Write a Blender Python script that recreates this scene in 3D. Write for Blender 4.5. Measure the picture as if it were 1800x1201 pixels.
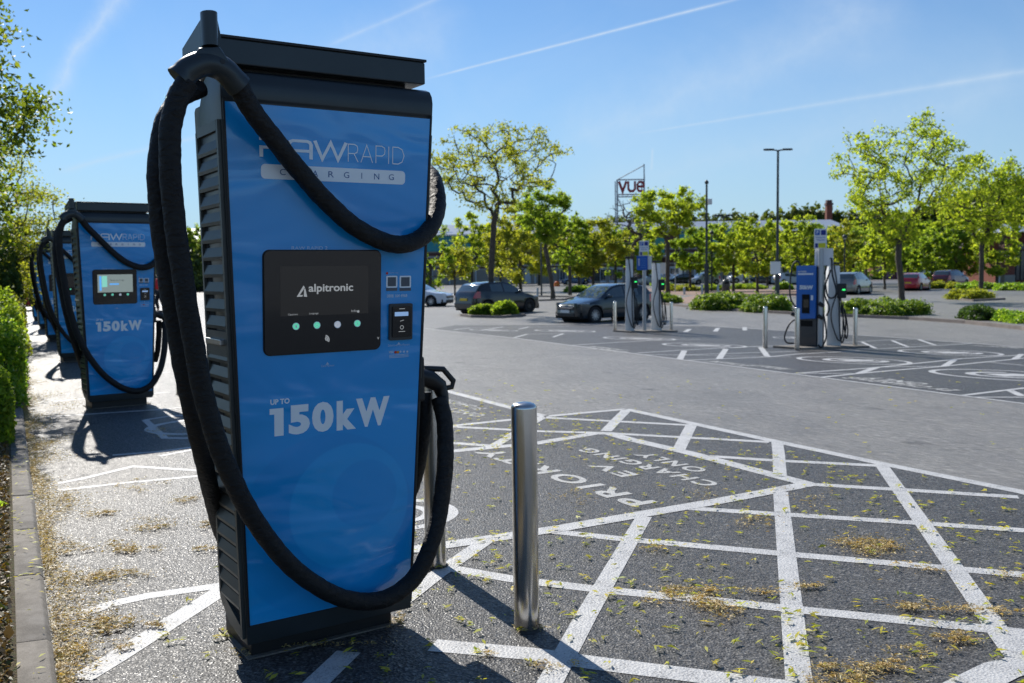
import bpy, bmesh, math, random
import numpy as np
from mathutils import Vector, Matrix, Euler
PI = math.pi
random.seed(7); RNG = np.random.default_rng(7)
SC = bpy.context.scene
for o in list(bpy.data.objects): bpy.data.objects.remove(o)
COL = SC.collection
# ------------------------------------------------------------------ camera, world, sun, exposure
CF, PITCH, ROLL, CH = 1666.6, .073, .0142, 1.4514        # focal length in photo pixels, downward pitch, roll, eye height
cam = bpy.data.objects.new('camera', bpy.data.cameras.new('camera')); COL.objects.link(cam)
cam.data.sensor_width = 36; cam.data.lens = CF / 1800 * 36
cam.data.clip_start = .05; cam.data.clip_end = 4000
cam.location = (0, 0, CH)
cam.rotation_mode = 'QUATERNION'
cam.rotation_quaternion = (Matrix.Rotation(PI / 2 - PITCH, 3, 'X') @ Matrix.Rotation(-ROLL, 3, 'Z')).to_quaternion()
cam.data.dof.use_dof = True; cam.data.dof.focus_distance = 3.75; cam.data.dof.aperture_fstop = 5.0
SC.camera = cam
SUN_EL, SUN_AZ = math.radians(37), math.radians(-27.4)    # azimuth clockwise from the view direction (+Y)

def cray(x, y):                                           # direction of a photo pixel (survey of the place)
    dx, dy = x - 900, y - 600.5; c, s = math.cos(ROLL), math.sin(ROLL)
    u = c * dx - s * dy; w = s * dx + c * dy
    return np.array([u, CF * math.cos(PITCH) - w * math.sin(PITCH), -CF * math.sin(PITCH) - w * math.cos(PITCH)]) / CF

SC.view_settings.view_transform = 'Standard'; SC.view_settings.look = 'None'
SC.view_settings.exposure = 1.12; SC.view_settings.gamma = 1
world = bpy.data.worlds.new('World'); SC.world = world; world.use_nodes = True
def build_world():
    nt = world.node_tree; N = nt.nodes; L = nt.links; N.clear()
    out = N.new('ShaderNodeOutputWorld'); bg = N.new('ShaderNodeBackground'); L.new(bg.outputs[0], out.inputs[0])
    sky = N.new('ShaderNodeTexSky'); sky.sky_type = 'NISHITA'; sky.sun_disc = False
    sky.sun_elevation = SUN_EL; sky.sun_rotation = SUN_AZ
    sky.altitude = 0; sky.air_density = 1.0; sky.dust_density = .0; sky.ozone_density = 3.0
    geo = N.new('ShaderNodeTexCoord')
    def m(op, a, b=None, c=None, clamp=False):
        n = N.new('ShaderNodeMath'); n.operation = op; n.use_clamp = clamp
        for i, v in enumerate((a, b, c)):
            if v is None: continue
            if isinstance(v, (int, float)): n.inputs[i].default_value = v
            else: L.new(v, n.inputs[i])
        return n.outputs[0]
    def dot(v):
        n = N.new('ShaderNodeVectorMath'); n.operation = 'DOT_PRODUCT'; L.new(geo.outputs['Generated'], n.inputs[0]); n.inputs[1].default_value = v
        return n.outputs['Value']
    def noise(scale, detail=4, rough=.6, dist=0):
        n = N.new('ShaderNodeTexNoise'); L.new(geo.outputs['Generated'], n.inputs[0]); n.inputs['Scale'].default_value = scale
        n.inputs['Detail'].default_value = detail; n.inputs['Roughness'].default_value = rough; n.inputs['Distortion'].default_value = dist
        return n.outputs[0]
    n1 = noise(14, 6, .65, .4); n2 = noise(60, 4, .6); n3 = noise(5, 5, .6, 1.2)
    total = None
    # contrails and cirrus bands: ends (photo pixels), half width (rad) at each end, strength, wobble
    for (a, b, w0, w1, st, wob) in [
        ((748, 139), (1290, 0), .0011, .0018, .62, .0006), ((1112, 236), (1850, 118), .0009, .0042, .30, .0006),
        ((575, 82), (790, -12), .0025, .003, .22, .002), ((50, 210), (225, -20), .009, .012, .42, .018),
        ((100, 302), (350, 238), .004, .003, .32, .005), ((980, 260), (1560, 10), .03, .05, .26, .03),
        ((1000, 330), (1850, 150), .03, .05, .20, .03), ((330, 250), (800, 40), .04, .04, .20, .04), ((1145, 300), (1147, 262), .0015, .0015, .35, 0)]:
        A = cray(*a); B = cray(*b); A /= np.linalg.norm(A); B /= np.linalg.norm(B)
        nrm = np.cross(A, B); nrm /= np.linalg.norm(nrm); axis = (B - A) / np.linalg.norm(B - A)
        sa, sb = float(A @ axis), float(B @ axis)
        t = m('DIVIDE', m('SUBTRACT', dot(axis), sa), sb - sa)
        wd = m('ADD', m('MULTIPLY', t, w1 - w0), w0)
        off = m('MULTIPLY', m('SUBTRACT', n1, .5), wob * 2)
        d = m('DIVIDE', m('ABSOLUTE', m('ADD', dot(nrm), off)), wd)
        core = m('POWER', m('SUBTRACT', 1, m('MULTIPLY', d, .5), clamp=True), 2.5)
        e1 = m('MULTIPLY', m('ADD', t, .02), 8, clamp=True); e2 = m('MULTIPLY', m('SUBTRACT', 1.08, t), 6, clamp=True)
        k = m('MULTIPLY', m('MULTIPLY', core, m('MULTIPLY', e1, e2)), m('MULTIPLY', m('ADD', m('MULTIPLY', n2, .9), .5), st))
        # only the hemisphere of the streak
        mid = (A + B); mid /= np.linalg.norm(mid)
        k = m('MULTIPLY', k, m('GREATER_THAN', dot(mid), .3))
        total = k if total is None else m('ADD', total, k)
    veil = m('MULTIPLY', m('POWER', n3, 3), .30)
    total = m('ADD', total, veil, clamp=True)
    mix = N.new('ShaderNodeMix'); mix.data_type = 'RGBA'; mix.blend_type = 'MIX'
    tint = N.new('ShaderNodeVectorMath'); tint.operation = 'MULTIPLY'; L.new(sky.outputs[0], tint.inputs[0]); tint.inputs[1].default_value = (.62, .81, .97)
    L.new(total, mix.inputs[0]); L.new(tint.outputs[0], mix.inputs[6]); mix.inputs[7].default_value = (6.4, 7.2, 8.0, 1)
    el = dot((0, 0, 1)); hz = m('POWER', m('SUBTRACT', 1, m('MULTIPLY', m('ABSOLUTE', el), 2.6), clamp=True), 2.2)
    mh = N.new('ShaderNodeMix'); mh.data_type = 'RGBA'; L.new(m('MULTIPLY', hz, .93), mh.inputs[0]); L.new(mix.outputs[2], mh.inputs[6]); mh.inputs[7].default_value = (3.7, 5.1, 6.4, 1)
    L.new(mh.outputs[2], bg.inputs[0]); bg.inputs[1].default_value = .055
build_world()
sl = bpy.data.lights.new('sun', 'SUN'); sl.energy = 2.9; sl.angle = math.radians(.53); sl.color = (1, .95, .87)
sun = bpy.data.objects.new('sun', sl); COL.objects.link(sun)
sdir = Vector((math.sin(SUN_AZ) * math.cos(SUN_EL), math.cos(SUN_AZ) * math.cos(SUN_EL), math.sin(SUN_EL)))
sun.rotation_euler = sdir.to_track_quat('Z', 'Y').to_euler(); sun.location = (0, 0, 60)

# ------------------------------------------------------------------ terrain: level by the chargers, falling gently to the far bays
YAW = .5858
RD = np.array([-math.sin(YAW), math.cos(YAW)])            # along the charger row
ND = np.array([math.cos(YAW), math.sin(YAW)])             # across it, towards the lane
KN = [-400, -40] + [6 + .75 * i for i in range(25)] + [60, 1400]
def zs(n):
    t = min(1, max(0, (n - 6) / 18)); return -.53 * t * t * (3 - 2 * t)
KZ = [zs(k) for k in KN]
def zg(n): return float(np.interp(n, KN, KZ))
def gz(x, y): return zg(x * ND[0] + y * ND[1])
def G(px, py):                                            # ground point under a photo pixel
    v = cray(px, py); z = 0
    for _ in range(50):
        t = (z - CH) / v[2]; p = v[:2] * t; z = .5 * z + .5 * gz(p[0], p[1])
    return np.array([p[0], p[1], z])
def UN(px, py): p = G(px, py)[:2]; return np.array([p @ RD, p @ ND])
def W2(u, n): p = RD * u + ND * n; return np.array([p[0], p[1], zg(n)])
def PJ(p):
    x, y, z = p[0], p[1], p[2] - CH
    b = y * math.sin(PITCH) + z * math.cos(PITCH); d = y * math.cos(PITCH) - z * math.sin(PITCH)
    u = CF * x / d; w = -CF * b / d; c, s = math.cos(ROLL), math.sin(ROLL)
    return 900 + c * u + s * w, 600.5 - s * u + c * w
def HT(base, py):                                         # height of something standing on base whose top is at photo row py
    lo, hi = -5, 80
    for _ in range(40):
        m = (lo + hi) / 2
        if PJ((base[0], base[1], base[2] + m))[1] > py: lo = m
        else: hi = m
    return lo
def MPP(base): return base[1] / CF                        # metres per photo pixel at that distance

# ------------------------------------------------------------------ materials
MATS = {}
def mat(name, col, rough=.6, metal=0, coat=0, coat_rough=.05, noise=None, bump=None, emit=None, spec=.5, trans=0, ior=1.45, extra=None):
    """noise=(scale, amount, detail); bump=(scale, strength, distance)"""
    if name in MATS: return MATS[name]
    m = bpy.data.materials.new(name); m.use_nodes = True; nt = m.node_tree; N = nt.nodes; L = nt.links
    b = N['Principled BSDF']; b.inputs['Base Color'].default_value = (*col, 1); b.inputs['Roughness'].default_value = rough
    b.inputs['Metallic'].default_value = metal; b.inputs['Coat Weight'].default_value = coat; b.inputs['Coat Roughness'].default_value = coat_rough
    b.inputs['Specular IOR Level'].default_value = spec; b.inputs['Transmission Weight'].default_value = trans; b.inputs['IOR'].default_value = ior
    if emit: b.inputs['Emission Color'].default_value = (*emit[0], 1); b.inputs['Emission Strength'].default_value = emit[1]
    tc = N.new('ShaderNodeTexCoord')
    if noise:
        n = N.new('ShaderNodeTexNoise'); n.inputs['Scale'].default_value = noise[0]; n.inputs['Detail'].default_value = noise[2] if len(noise) > 2 else 5
        L.new(tc.outputs['Object'], n.inputs[0])
        r = N.new('ShaderNodeMapRange'); r.inputs[1].default_value = .3; r.inputs[2].default_value = .7
        r.inputs[3].default_value = 1 - noise[1]; r.inputs[4].default_value = 1 + noise[1]; L.new(n.outputs[0], r.inputs[0])
        x = N.new('ShaderNodeVectorMath'); x.operation = 'SCALE'; x.inputs[0].default_value = col; L.new(r.outputs[0], x.inputs['Scale'])
        L.new(x.outputs[0], b.inputs['Base Color'])
    if bump:
        n = N.new('ShaderNodeTexNoise'); n.inputs['Scale'].default_value = bump[0]; n.inputs['Detail'].default_value = 3; L.new(tc.outputs['Object'], n.inputs[0])
        bp = N.new('ShaderNodeBump'); bp.inputs['Strength'].default_value = bump[1]; bp.inputs['Distance'].default_value = bump[2]
        L.new(n.outputs[0], bp.inputs['Height']); L.new(bp.outputs[0], b.inputs['Normal'])
        if coat: L.new(bp.outputs[0], b.inputs['Coat Normal'])
    if extra: extra(nt, b, tc)
    MATS[name] = m; return m

def ramp(nt, fac, stops, interp='LINEAR'):
    r = nt.nodes.new('ShaderNodeValToRGB'); e = r.color_ramp.elements; r.color_ramp.interpolation = interp
    while len(e) < len(stops): e.new(.5)
    for i, (p, c) in enumerate(stops): e[i].position = p; e[i].color = (*c, 1)
    nt.links.new(fac, r.inputs[0]); return r.outputs[0]
def nz(nt, tc, scale, detail=4, rough=.6, vec=None, dist=0):
    n = nt.nodes.new('ShaderNodeTexNoise'); n.inputs['Scale'].default_value = scale; n.inputs['Detail'].default_value = detail
    n.inputs['Roughness'].default_value = rough; n.inputs['Distortion'].default_value = dist
    nt.links.new(vec or tc.outputs['Object'], n.inputs[0]); return n.outputs[0]
def vor(nt, tc, scale, feat='F1', out='Distance'):
    n = nt.nodes.new('ShaderNodeTexVoronoi'); n.inputs['Scale'].default_value = scale; n.feature = feat
    nt.links.new(tc.outputs['Object'], n.inputs[0]); return n.outputs[out]
def mx(nt, blend, fac, a, b):
    n = nt.nodes.new('ShaderNodeMix'); n.data_type = 'RGBA'; n.blend_type = blend
    for i, v in ((0, fac), (6, a), (7, b)):
        if isinstance(v, (int, float)): n.inputs[i].default_value = v
        elif isinstance(v, tuple): n.inputs[i].default_value = (*v, 1)
        else: nt.links.new(v, n.inputs[i])
    return n.outputs[2]
def mth(nt, op, a, b=None, clamp=False):
    n = nt.nodes.new('ShaderNodeMath'); n.operation = op; n.use_clamp = clamp
    for i, v in enumerate((a, b)):
        if v is None: continue
        if isinstance(v, (int, float)): n.inputs[i].default_value = v
        else: nt.links.new(v, n.inputs[i])
    return n.outputs[0]
def bumpn(nt, b, h, strength, dist, coat=False):
    bp = nt.nodes.new('ShaderNodeBump'); bp.inputs['Strength'].default_value = strength; bp.inputs['Distance'].default_value = dist
    nt.links.new(h, bp.inputs['Height']); nt.links.new(bp.outputs[0], b.inputs['Normal'])
    if coat: nt.links.new(bp.outputs[0], b.inputs['Coat Normal'])

def asphalt(dark, mid, light, stone, bumpd, lane=False):
    def ex(nt, b, tc):
        base = ramp(nt, nz(nt, tc, stone * .9, 3, .7), [(.32, dark), (.5, mid), (.68, light)])
        sp = vor(nt, tc, stone, out='Color')
        sep = nt.nodes.new('ShaderNodeSeparateColor'); nt.links.new(sp, sep.inputs[0])
        chips = ramp(nt, sep.outputs[0], [(.0, (.38, .38, .39)), (.35, (.75, .75, .75)), (.75, (1.1, 1.09, 1.07)), (.92, (1.5, 1.48, 1.44)), (1, (2.3, 2.25, 2.15))])
        c = mx(nt, 'MULTIPLY', .9, base, chips)
        big = ramp(nt, nz(nt, tc, .7, 5, .6, dist=.6), [(.3, (.84, .843, .85)), (.5, (1, 1, 1)), (.75, (1.11, 1.10, 1.08))])
        c = mx(nt, 'MULTIPLY', 1, c, big)
        st = ramp(nt, nz(nt, tc, 2.7, 6, .7), [(.60, (1, 1, 1)), (.78, (.74, .73, .72))])
        c = mx(nt, 'MULTIPLY', .8, c, st)
        if lane:                                          # tyre wear along the lane
            mp = nt.nodes.new('ShaderNodeMapping'); mp.inputs['Rotation'].default_value = (0, 0, -YAW); mp.inputs['Scale'].default_value = (1, .06, 1)
            nt.links.new(tc.outputs['Object'], mp.inputs[0])
            wv = ramp(nt, nz(nt, tc, 1.3, 4, .6, vec=mp.outputs[0]), [(.35, (.95, .95, .955)), (.65, (1.04, 1.035, 1.03))])
            c = mx(nt, 'MULTIPLY', 1, c, wv)
        c = mx(nt, 'MULTIPLY', 1, c, ramp(nt, nz(nt, tc, 15, 4, .8), [(.33, (.84, .84, .845)), (.5, (1, 1, 1)), (.68, (1.15, 1.145, 1.13))]))
        sp_ = vor(nt, tc, .8); c = mx(nt, 'MULTIPLY', 1, c, ramp(nt, mth(nt, 'ADD', sp_, mth(nt, 'MULTIPLY', nz(nt, tc, 9, 4, .7), .12)), [(.10, (.55, .55, .56)), (.17, (1, 1, 1))]))
        nt.links.new(c, b.inputs['Base Color'])
        h = mth(nt, 'ADD', mth(nt, 'MULTIPLY', vor(nt, tc, stone), .7), nz(nt, tc, stone * .6, 2, .6))
        bumpn(nt, b, h, .75, bumpd)
        rg = mth(nt, 'ADD', mth(nt, 'MULTIPLY', sep.outputs[1], .34), .33); b.inputs['Specular IOR Level'].default_value = .26
        nt.links.new(rg, b.inputs['Roughness'])
    return ex
M_LANE = mat('lane_asphalt', (.2, .19, .18), extra=asphalt((.150, .146, .140), (.228, .222, .212), (.32, .312, .298), 80, .008, True))
M_BAY = mat('bay_asphalt', (.06, .06, .065), extra=asphalt((.045, .045, .047), (.085, .084, .084), (.15, .147, .143), 95, .0062))
M_FAR = mat('car_park_asphalt', (.14, .14, .14), extra=asphalt((.13, .127, .123), (.18, .175, .17), (.23, .225, .215), 30, .004))
def ex_paint(nt, b, tc):
    w = nz(nt, tc, 130, 3, .7); p = nz(nt, tc, 6, 5, .7)
    thr = mth(nt, 'ADD', mth(nt, 'MULTIPLY', w, .75), mth(nt, 'MULTIPLY', p, .42))
    c = ramp(nt, thr, [(.42, (.10, .10, .10)), (.49, (.34, .34, .34)), (.58, (.50, .50, .495)), (.8, (.58, .58, .57))])
    nt.links.new(c, b.inputs['Base Color']); b.inputs['Roughness'].default_value = .55
    bumpn(nt, b, mth(nt, 'ADD', vor(nt, tc, 85), w), .5, .006)
M_PAINT = mat('road_marking_paint', (.7, .7, .7), extra=ex_paint)
def ex_paint_old(nt, b, tc):
    w = nz(nt, tc, 90, 3, .7); p = nz(nt, tc, 5, 5, .7)
    thr = mth(nt, 'ADD', mth(nt, 'MULTIPLY', w, .75), mth(nt, 'MULTIPLY', p, .5))
    c = ramp(nt, thr, [(.42, (.11, .11, .11)), (.52, (.36, .36, .35)), (.75, (.50, .50, .48))])
    nt.links.new(c, b.inputs['Base Color']); b.inputs['Roughness'].default_value = .6
    bumpn(nt, b, mth(nt, 'ADD', vor(nt, tc, 85), w), .5, .006)
M_PAINTOLD = mat('worn_marking_paint', (.5, .5, .5), extra=ex_paint_old)
def ex_conc(nt, b, tc):
    a = nz(nt, tc, 9, 6, .7); f = nz(nt, tc, 220, 3, .7)
    c = ramp(nt, mth(nt, 'ADD', mth(nt, 'MULTIPLY', a, .6), mth(nt, 'MULTIPLY', f, .4)), [(.33, (.09, .08, .065)), (.5, (.19, .17, .145)), (.68, (.29, .27, .24))])
    nt.links.new(c, b.inputs['Base Color']); b.inputs['Roughness'].default_value = .85; bumpn(nt, b, f, .6, .004)
M_KERB = mat('kerb_concrete', (.25, .23, .2), extra=ex_conc)
def ex_soil(nt, b, tc):
    c = ramp(nt, mth(nt, 'ADD', mth(nt, 'MULTIPLY', nz(nt, tc, 25, 6, .75), .6), mth(nt, 'MULTIPLY', vor(nt, tc, 60), .6)), [(.3, (.022, .018, .010)), (.5, (.07, .052, .026)), (.62, (.13, .09, .04)), (.8, (.06, .08, .02))])
    nt.links.new(c, b.inputs['Base Color']); b.inputs['Roughness'].default_value = .95; bumpn(nt, b, nz(nt, tc, 60, 5, .7), 1, .03)
M_SOIL = mat('verge_soil', (.08, .06, .03), extra=ex_soil)
def ex_pave(nt, b, tc):
    br = nt.nodes.new('ShaderNodeTexBrick'); br.inputs['Scale'].default_value = 4; nt.links.new(tc.outputs['Object'], br.inputs[0])
    br.inputs['Color1'].default_value = (.26, .16, .12, 1); br.inputs['Color2'].default_value = (.34, .22, .17, 1); br.inputs['Mortar'].default_value = (.16, .13, .11, 1)
    nt.links.new(br.outputs[0], b.inputs['Base Color']); b.inputs['Roughness'].default_value = .8
M_PAVE = mat('block_paving', (.3, .2, .16), extra=ex_pave)

# ------------------------------------------------------------------ mesh helpers
class MB:
    def __init__(s): s.v = []; s.f = []; s.m = []
    def add(s, vs, fs, mi=0):
        o = len(s.v); s.v += [tuple(map(float, v)) for v in vs]; s.f += [tuple(i + o for i in f) for f in fs]; s.m += [mi] * len(fs); return s
    def box(s, x0, x1, y0, y1, z0, z1, mi=0):
        return s.add([(x0, y0, z0), (x1, y0, z0), (x1, y1, z0), (x0, y1, z0), (x0, y0, z1), (x1, y0, z1), (x1, y1, z1), (x0, y1, z1)],
                     [(0, 3, 2, 1), (4, 5, 6, 7), (0, 1, 5, 4), (1, 2, 6, 5), (2, 3, 7, 6), (3, 0, 4, 7)], mi)
    def tube(s, pts, rad, seg=8, cap=True, mi=0, flat=1.0):
        P = [Vector(p) for p in pts]; n = len(P); R = rad if hasattr(rad, '__len__') else [rad] * n
        up = None; vs = []
        for i in range(n):
            d = (P[min(i + 1, n - 1)] - P[max(i - 1, 0)]); d = d.normalized() if d.length > 1e-9 else Vector((0, 0, 1))
            if up is None:
                a = Vector((0, 0, 1)) if abs(d.z) < .9 else Vector((1, 0, 0)); up = (a - d * a.dot(d)).normalized()
            else:
                up = up - d * up.dot(d); up = up.normalized() if up.length > 1e-6 else d.orthogonal().normalized()
            sd = d.cross(up)
            for k in range(seg):
                a = 2 * PI * k / seg; vs.append(P[i] + (up * math.cos(a) * flat + sd * math.sin(a)) * R[i])
        fs = [(i * seg + k, i * seg + (k + 1) % seg, (i + 1) * seg + (k + 1) % seg, (i + 1) * seg + k) for i in range(n - 1) for k in range(seg)]
        if cap: fs += [tuple(range(seg))[::-1], tuple((n - 1) * seg + k for k in range(seg))]
        return s.add(vs, fs, mi)
    def lathe(s, prof, seg=24, c=(0, 0, 0), axis='Z', mi=0, a0=0, a1=2 * PI):   # prof = [(r, h)]
        vs = []; 
        for r, h in prof:
            for k in range(seg):
                a = 2 * PI * k / seg; x, y = r * math.cos(a), r * math.sin(a)
                p = (x, y, h) if axis == 'Z' else ((x, h, y) if axis == 'Y' else (h, x, y))
                vs.append((p[0] + c[0], p[1] + c[1], p[2] + c[2]))
        fs = [(i * seg + k, i * seg + (k + 1) % seg, (i + 1) * seg + (k + 1) % seg, (i + 1) * seg + k) for i in range(len(prof) - 1) for k in range(seg)]
        if axis == 'Y': fs = [f[::-1] for f in fs]
        return s.add(vs, fs, mi)
    def prism(s, poly, a0, a1, axis='Y', mi=0):            # poly of 2D points, extruded along axis
        def P(p, a): return (p[0], a, p[1]) if axis == 'Y' else ((p[0], p[1], a) if axis == 'Z' else (a, p[0], p[1]))
        n = len(poly); vs = [P(p, a0) for p in poly] + [P(p, a1) for p in poly]
        return s.add(vs, [tuple(range(n))[::-1], tuple(range(n, 2 * n))] + [(i, (i + 1) % n, n + (i + 1) % n, n + i) for i in range(n)], mi)
    def xf(s, f): s.v = [tuple(f(Vector(v))) for v in s.v]; return s
    def mesh(s, name, mats, smooth=None, bevel=None):
        me = bpy.data.meshes.new(name); me.from_pydata(s.v, [], s.f); 
        for m in (mats if isinstance(mats, (list, tuple)) else [mats]): me.materials.append(m)
        if len(me.materials) > 1:
            for p, i in zip(me.polygons, s.m): p.material_index = i
        bm = bmesh.new(); bm.from_mesh(me)
        bmesh.ops.recalc_face_normals(bm, faces=bm.faces)
        if bevel: 
            bmesh.ops.remove_doubles(bm, verts=bm.verts, dist=1e-5)
            es = [e for e in bm.edges if len(e.link_faces) == 2 and e.calc_face_angle(0) > .5]
            bmesh.ops.bevel(bm, geom=es, offset=bevel, segments=2, profile=.6, affect='EDGES', clamp_overlap=True)
        bm.to_mesh(me); bm.free()
        if smooth is not None:
            me.polygons.foreach_set('use_smooth', [True] * len(me.polygons)); me.set_sharp_from_angle(angle=math.radians(smooth))
        return me
def link(name, me, parent=None, loc=None, rot=None, scale=None):
    o = bpy.data.objects.new(name, me); COL.objects.link(o)
    if parent is not None: o.parent = parent
    if loc is not None: o.location = loc
    if rot is not None: o.rotation_euler = rot
    if scale is not None: o.scale = scale
    return o
def obj(name, mb, m, parent=None, smooth=None, bevel=None, **k):
    return link(name, mb.mesh(name, m, smooth, bevel), parent, **k)
def tag(o, label=None, cat=None, group=None, kind=None):
    if label: o['label'] = label
    if cat: o['category'] = cat
    if group: o['group'] = group
    if kind: o['kind'] = kind
    return o
def thing(name, label, cat, loc=(0, 0, 0), rz=0, group=None):
    o = bpy.data.objects.new(name, None); COL.objects.link(o); o.empty_display_size = .2
    o.location = tuple(map(float, loc)); o.rotation_euler = (0, 0, rz); return tag(o, label, cat, group)
def copy_tree(o, parent=None, skip=()):
    c = o.copy(); COL.objects.link(c)
    if parent is not None: c.parent = parent
    for ch in list(o.children):
        if ch.name.split('.')[0] in skip: continue
        copy_tree(ch, c, skip)
    return c
def fast(name, V, Q, m):
    me = bpy.data.meshes.new(name); V = np.asarray(V, np.float32); Q = np.asarray(Q, np.int32)
    me.vertices.add(len(V)); me.vertices.foreach_set('co', V.ravel())
    k = Q.shape[1]; me.loops.add(Q.size); me.loops.foreach_set('vertex_index', Q.ravel())
    me.polygons.add(len(Q)); me.polygons.foreach_set('loop_start', np.arange(0, Q.size, k, dtype=np.int32)); me.polygons.foreach_set('loop_total', np.full(len(Q), k, np.int32))
    me.materials.append(m); me.update(calc_edges=True); return me
def spline(pts, n=12):
    P = [np.array(p, float) for p in pts]; P = [2 * P[0] - P[1]] + P + [2 * P[-1] - P[-2]]; out = []
    for i in range(1, len(P) - 2):
        for k in range(n):
            t = k / n; a, b, c, d = P[i - 1], P[i], P[i + 1], P[i + 2]
            out.append(.5 * ((2 * b) + (-a + c) * t + (2 * a - 5 * b + 4 * c - d) * t * t + (-a + 3 * b - 3 * c + d) * t ** 3))
    out.append(P[-2]); return out
def rrect(x0, x1, y0, y1, r, n=5):
    out = []
    for cx, cy, a in ((x1 - r, y1 - r, 0), (x0 + r, y1 - r, 90), (x0 + r, y0 + r, 180), (x1 - r, y0 + r, 270)):
        for k in range(n + 1):
            t = math.radians(a + 90 * k / n); out.append((cx + r * math.cos(t), cy + r * math.sin(t)))
    return out
def text_verts(s, bold=0, spacing=1.0):
    cu = bpy.data.curves.new('t', 'FONT'); cu.body = s; cu.size = 1; cu.offset = bold; cu.space_character = spacing; cu.resolution_u = 4
    o = bpy.data.objects.new('t', cu); COL.objects.link(o); bpy.context.view_layer.update()
    me = bpy.data.meshes.new_from_object(o); bpy.data.objects.remove(o); bpy.data.curves.remove(cu)
    V = [v.co.copy() for v in me.vertices]; F = [tuple(p.vertices) for p in me.polygons]; bpy.data.meshes.remove(me)
    xs = [v.x for v in V]; ys = [v.y for v in V]; x0, x1, y0, y1 = min(xs), max(xs), min(ys), max(ys)
    return [((v.x - x0) / (x1 - x0), (v.y - y0) / (y1 - y0)) for v in V], F
def clip(poly, n0, n1):
    def half(P, f):
        out = []
        for i in range(len(P)):
            a, b = P[i], P[(i + 1) % len(P)]; fa, fb = f(a), f(b)
            if fa >= 0: out.append(a)
            if fa * fb < 0: t = fa / (fa - fb); out.append((a[0] + (b[0] - a[0]) * t, a[1] + (b[1] - a[1]) * t))
        return out
    P = half(poly, lambda p: p[1] - n0)
    return half(P, lambda p: n1 - p[1]) if P else P
def lay(mb, poly, dz):                                    # lay a (u,n) polygon on the terrain
    lo, hi = min(p[1] for p in poly), max(p[1] for p in poly)
    dz = .003 + (dz - .004) * .35
    for a, b in zip(KN[:-1], KN[1:]):
        if b <= lo or a >= hi: continue
        P = clip(poly, max(a, lo), min(b, hi)) if (lo < a or hi > b) else poly
        if len(P) < 3: continue
        mb.add([tuple(W2(u, n) + np.array([0, 0, dz])) for u, n in P], [tuple(range(len(P)))])
def stroke_un(mb, pts, w, dz, closed=False):
    P = [np.array(p, float) for p in pts]; n = len(P); L = []; R = []
    for i in range(n):
        if closed: a, b = P[(i - 1) % n], P[(i + 1) % n]
        else: a, b = P[max(i - 1, 0)], P[min(i + 1, n - 1)]
        d0 = P[i] - a; d1 = b - P[i]
        l0, l1 = np.linalg.norm(d0), np.linalg.norm(d1)
        d = (d0 / l0 if l0 > 1e-9 else 0) + (d1 / l1 if l1 > 1e-9 else 0); d = d / np.linalg.norm(d)
        q = np.array([-d[1], d[0]]); k = 1
        if l0 > 1e-9: c = abs(float(np.array([-d0[1], d0[0]]) / l0 @ q)); k = min(1 / max(c, .4), 2)
        L.append(P[i] + q * w / 2 * k); R.append(P[i] - q * w / 2 * k)
    for i in range(n if closed else n - 1):
        j = (i + 1) % n; lay(mb, [tuple(L[i]), tuple(L[j]), tuple(R[j]), tuple(R[i])], dz)

# ------------------------------------------------------------------ ground
mb = MB()
for a, b in zip(KN[:-1], KN[1:]):
    mb.add([tuple(W2(u, n)) for u, n in ((-500, a), (1500, a), (1500, b), (-500, b))], [(0, 1, 2, 3)])
tag(obj('ground', mb, M_LANE), 'grey brown asphalt lane and car park ground', kind='structure')
def un_px(L): return [tuple(UN(*p)) for p in L]
OUT_N = [(781, 687), (958, 733), (1100, 720), (1364, 777), (1550, 816), (1797, 866)]
on = un_px(OUT_N)
def kerb_n(u): return .457 + .098 * (u - 3.75)
near = [(-4, kerb_n(-4)), (-4, 6.0), (1.9, 6.0)] + on[::-1] + [(14, 5.85), (34, 6.0), (34, kerb_n(34))]
mb = MB(); lay(mb, near, .004)
tag(obj('bay_surface', mb, M_BAY), 'dark asphalt of the charging bays beside the charger row', kind='structure')
Q = un_px([(760, 579), (900, 594), (1100, 620), (1400, 658), (1689, 695), (1800, 710)])
Qb = un_px([(800, 572), (1000, 571), (1240, 574), (1484, 588), (1609, 596), (1800, 612)])
mb = MB(); lay(mb, Q + [(2, Q[-1][1] - .2), (2, Qb[-1][1] + .3)] + Qb[::-1], .004)
tag(obj('bay_surface', mb, M_BAY), 'dark asphalt of the charging bays round the far posts', kind='structure')
mb = MB(); lay(mb, [(-200, 60.0), (400, 60.0), (400, 400.0), (-200, 400.0)], .006)
tag(obj('car_park_surface', mb, M_FAR), 'grey asphalt of the far car park in front of the shops', kind='structure')
mb = MB()
for P in ([(1195, 519), (1450, 521), (1450, 510), (1060, 507), (1040, 512)], [(1160, 531), (1225, 519), (1300, 524), (1215, 535)]):
    lay(mb, un_px(P), .012)
tag(obj('footpath', mb, M_PAVE), 'reddish block paved footpath behind the far hedges', kind='structure')

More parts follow.
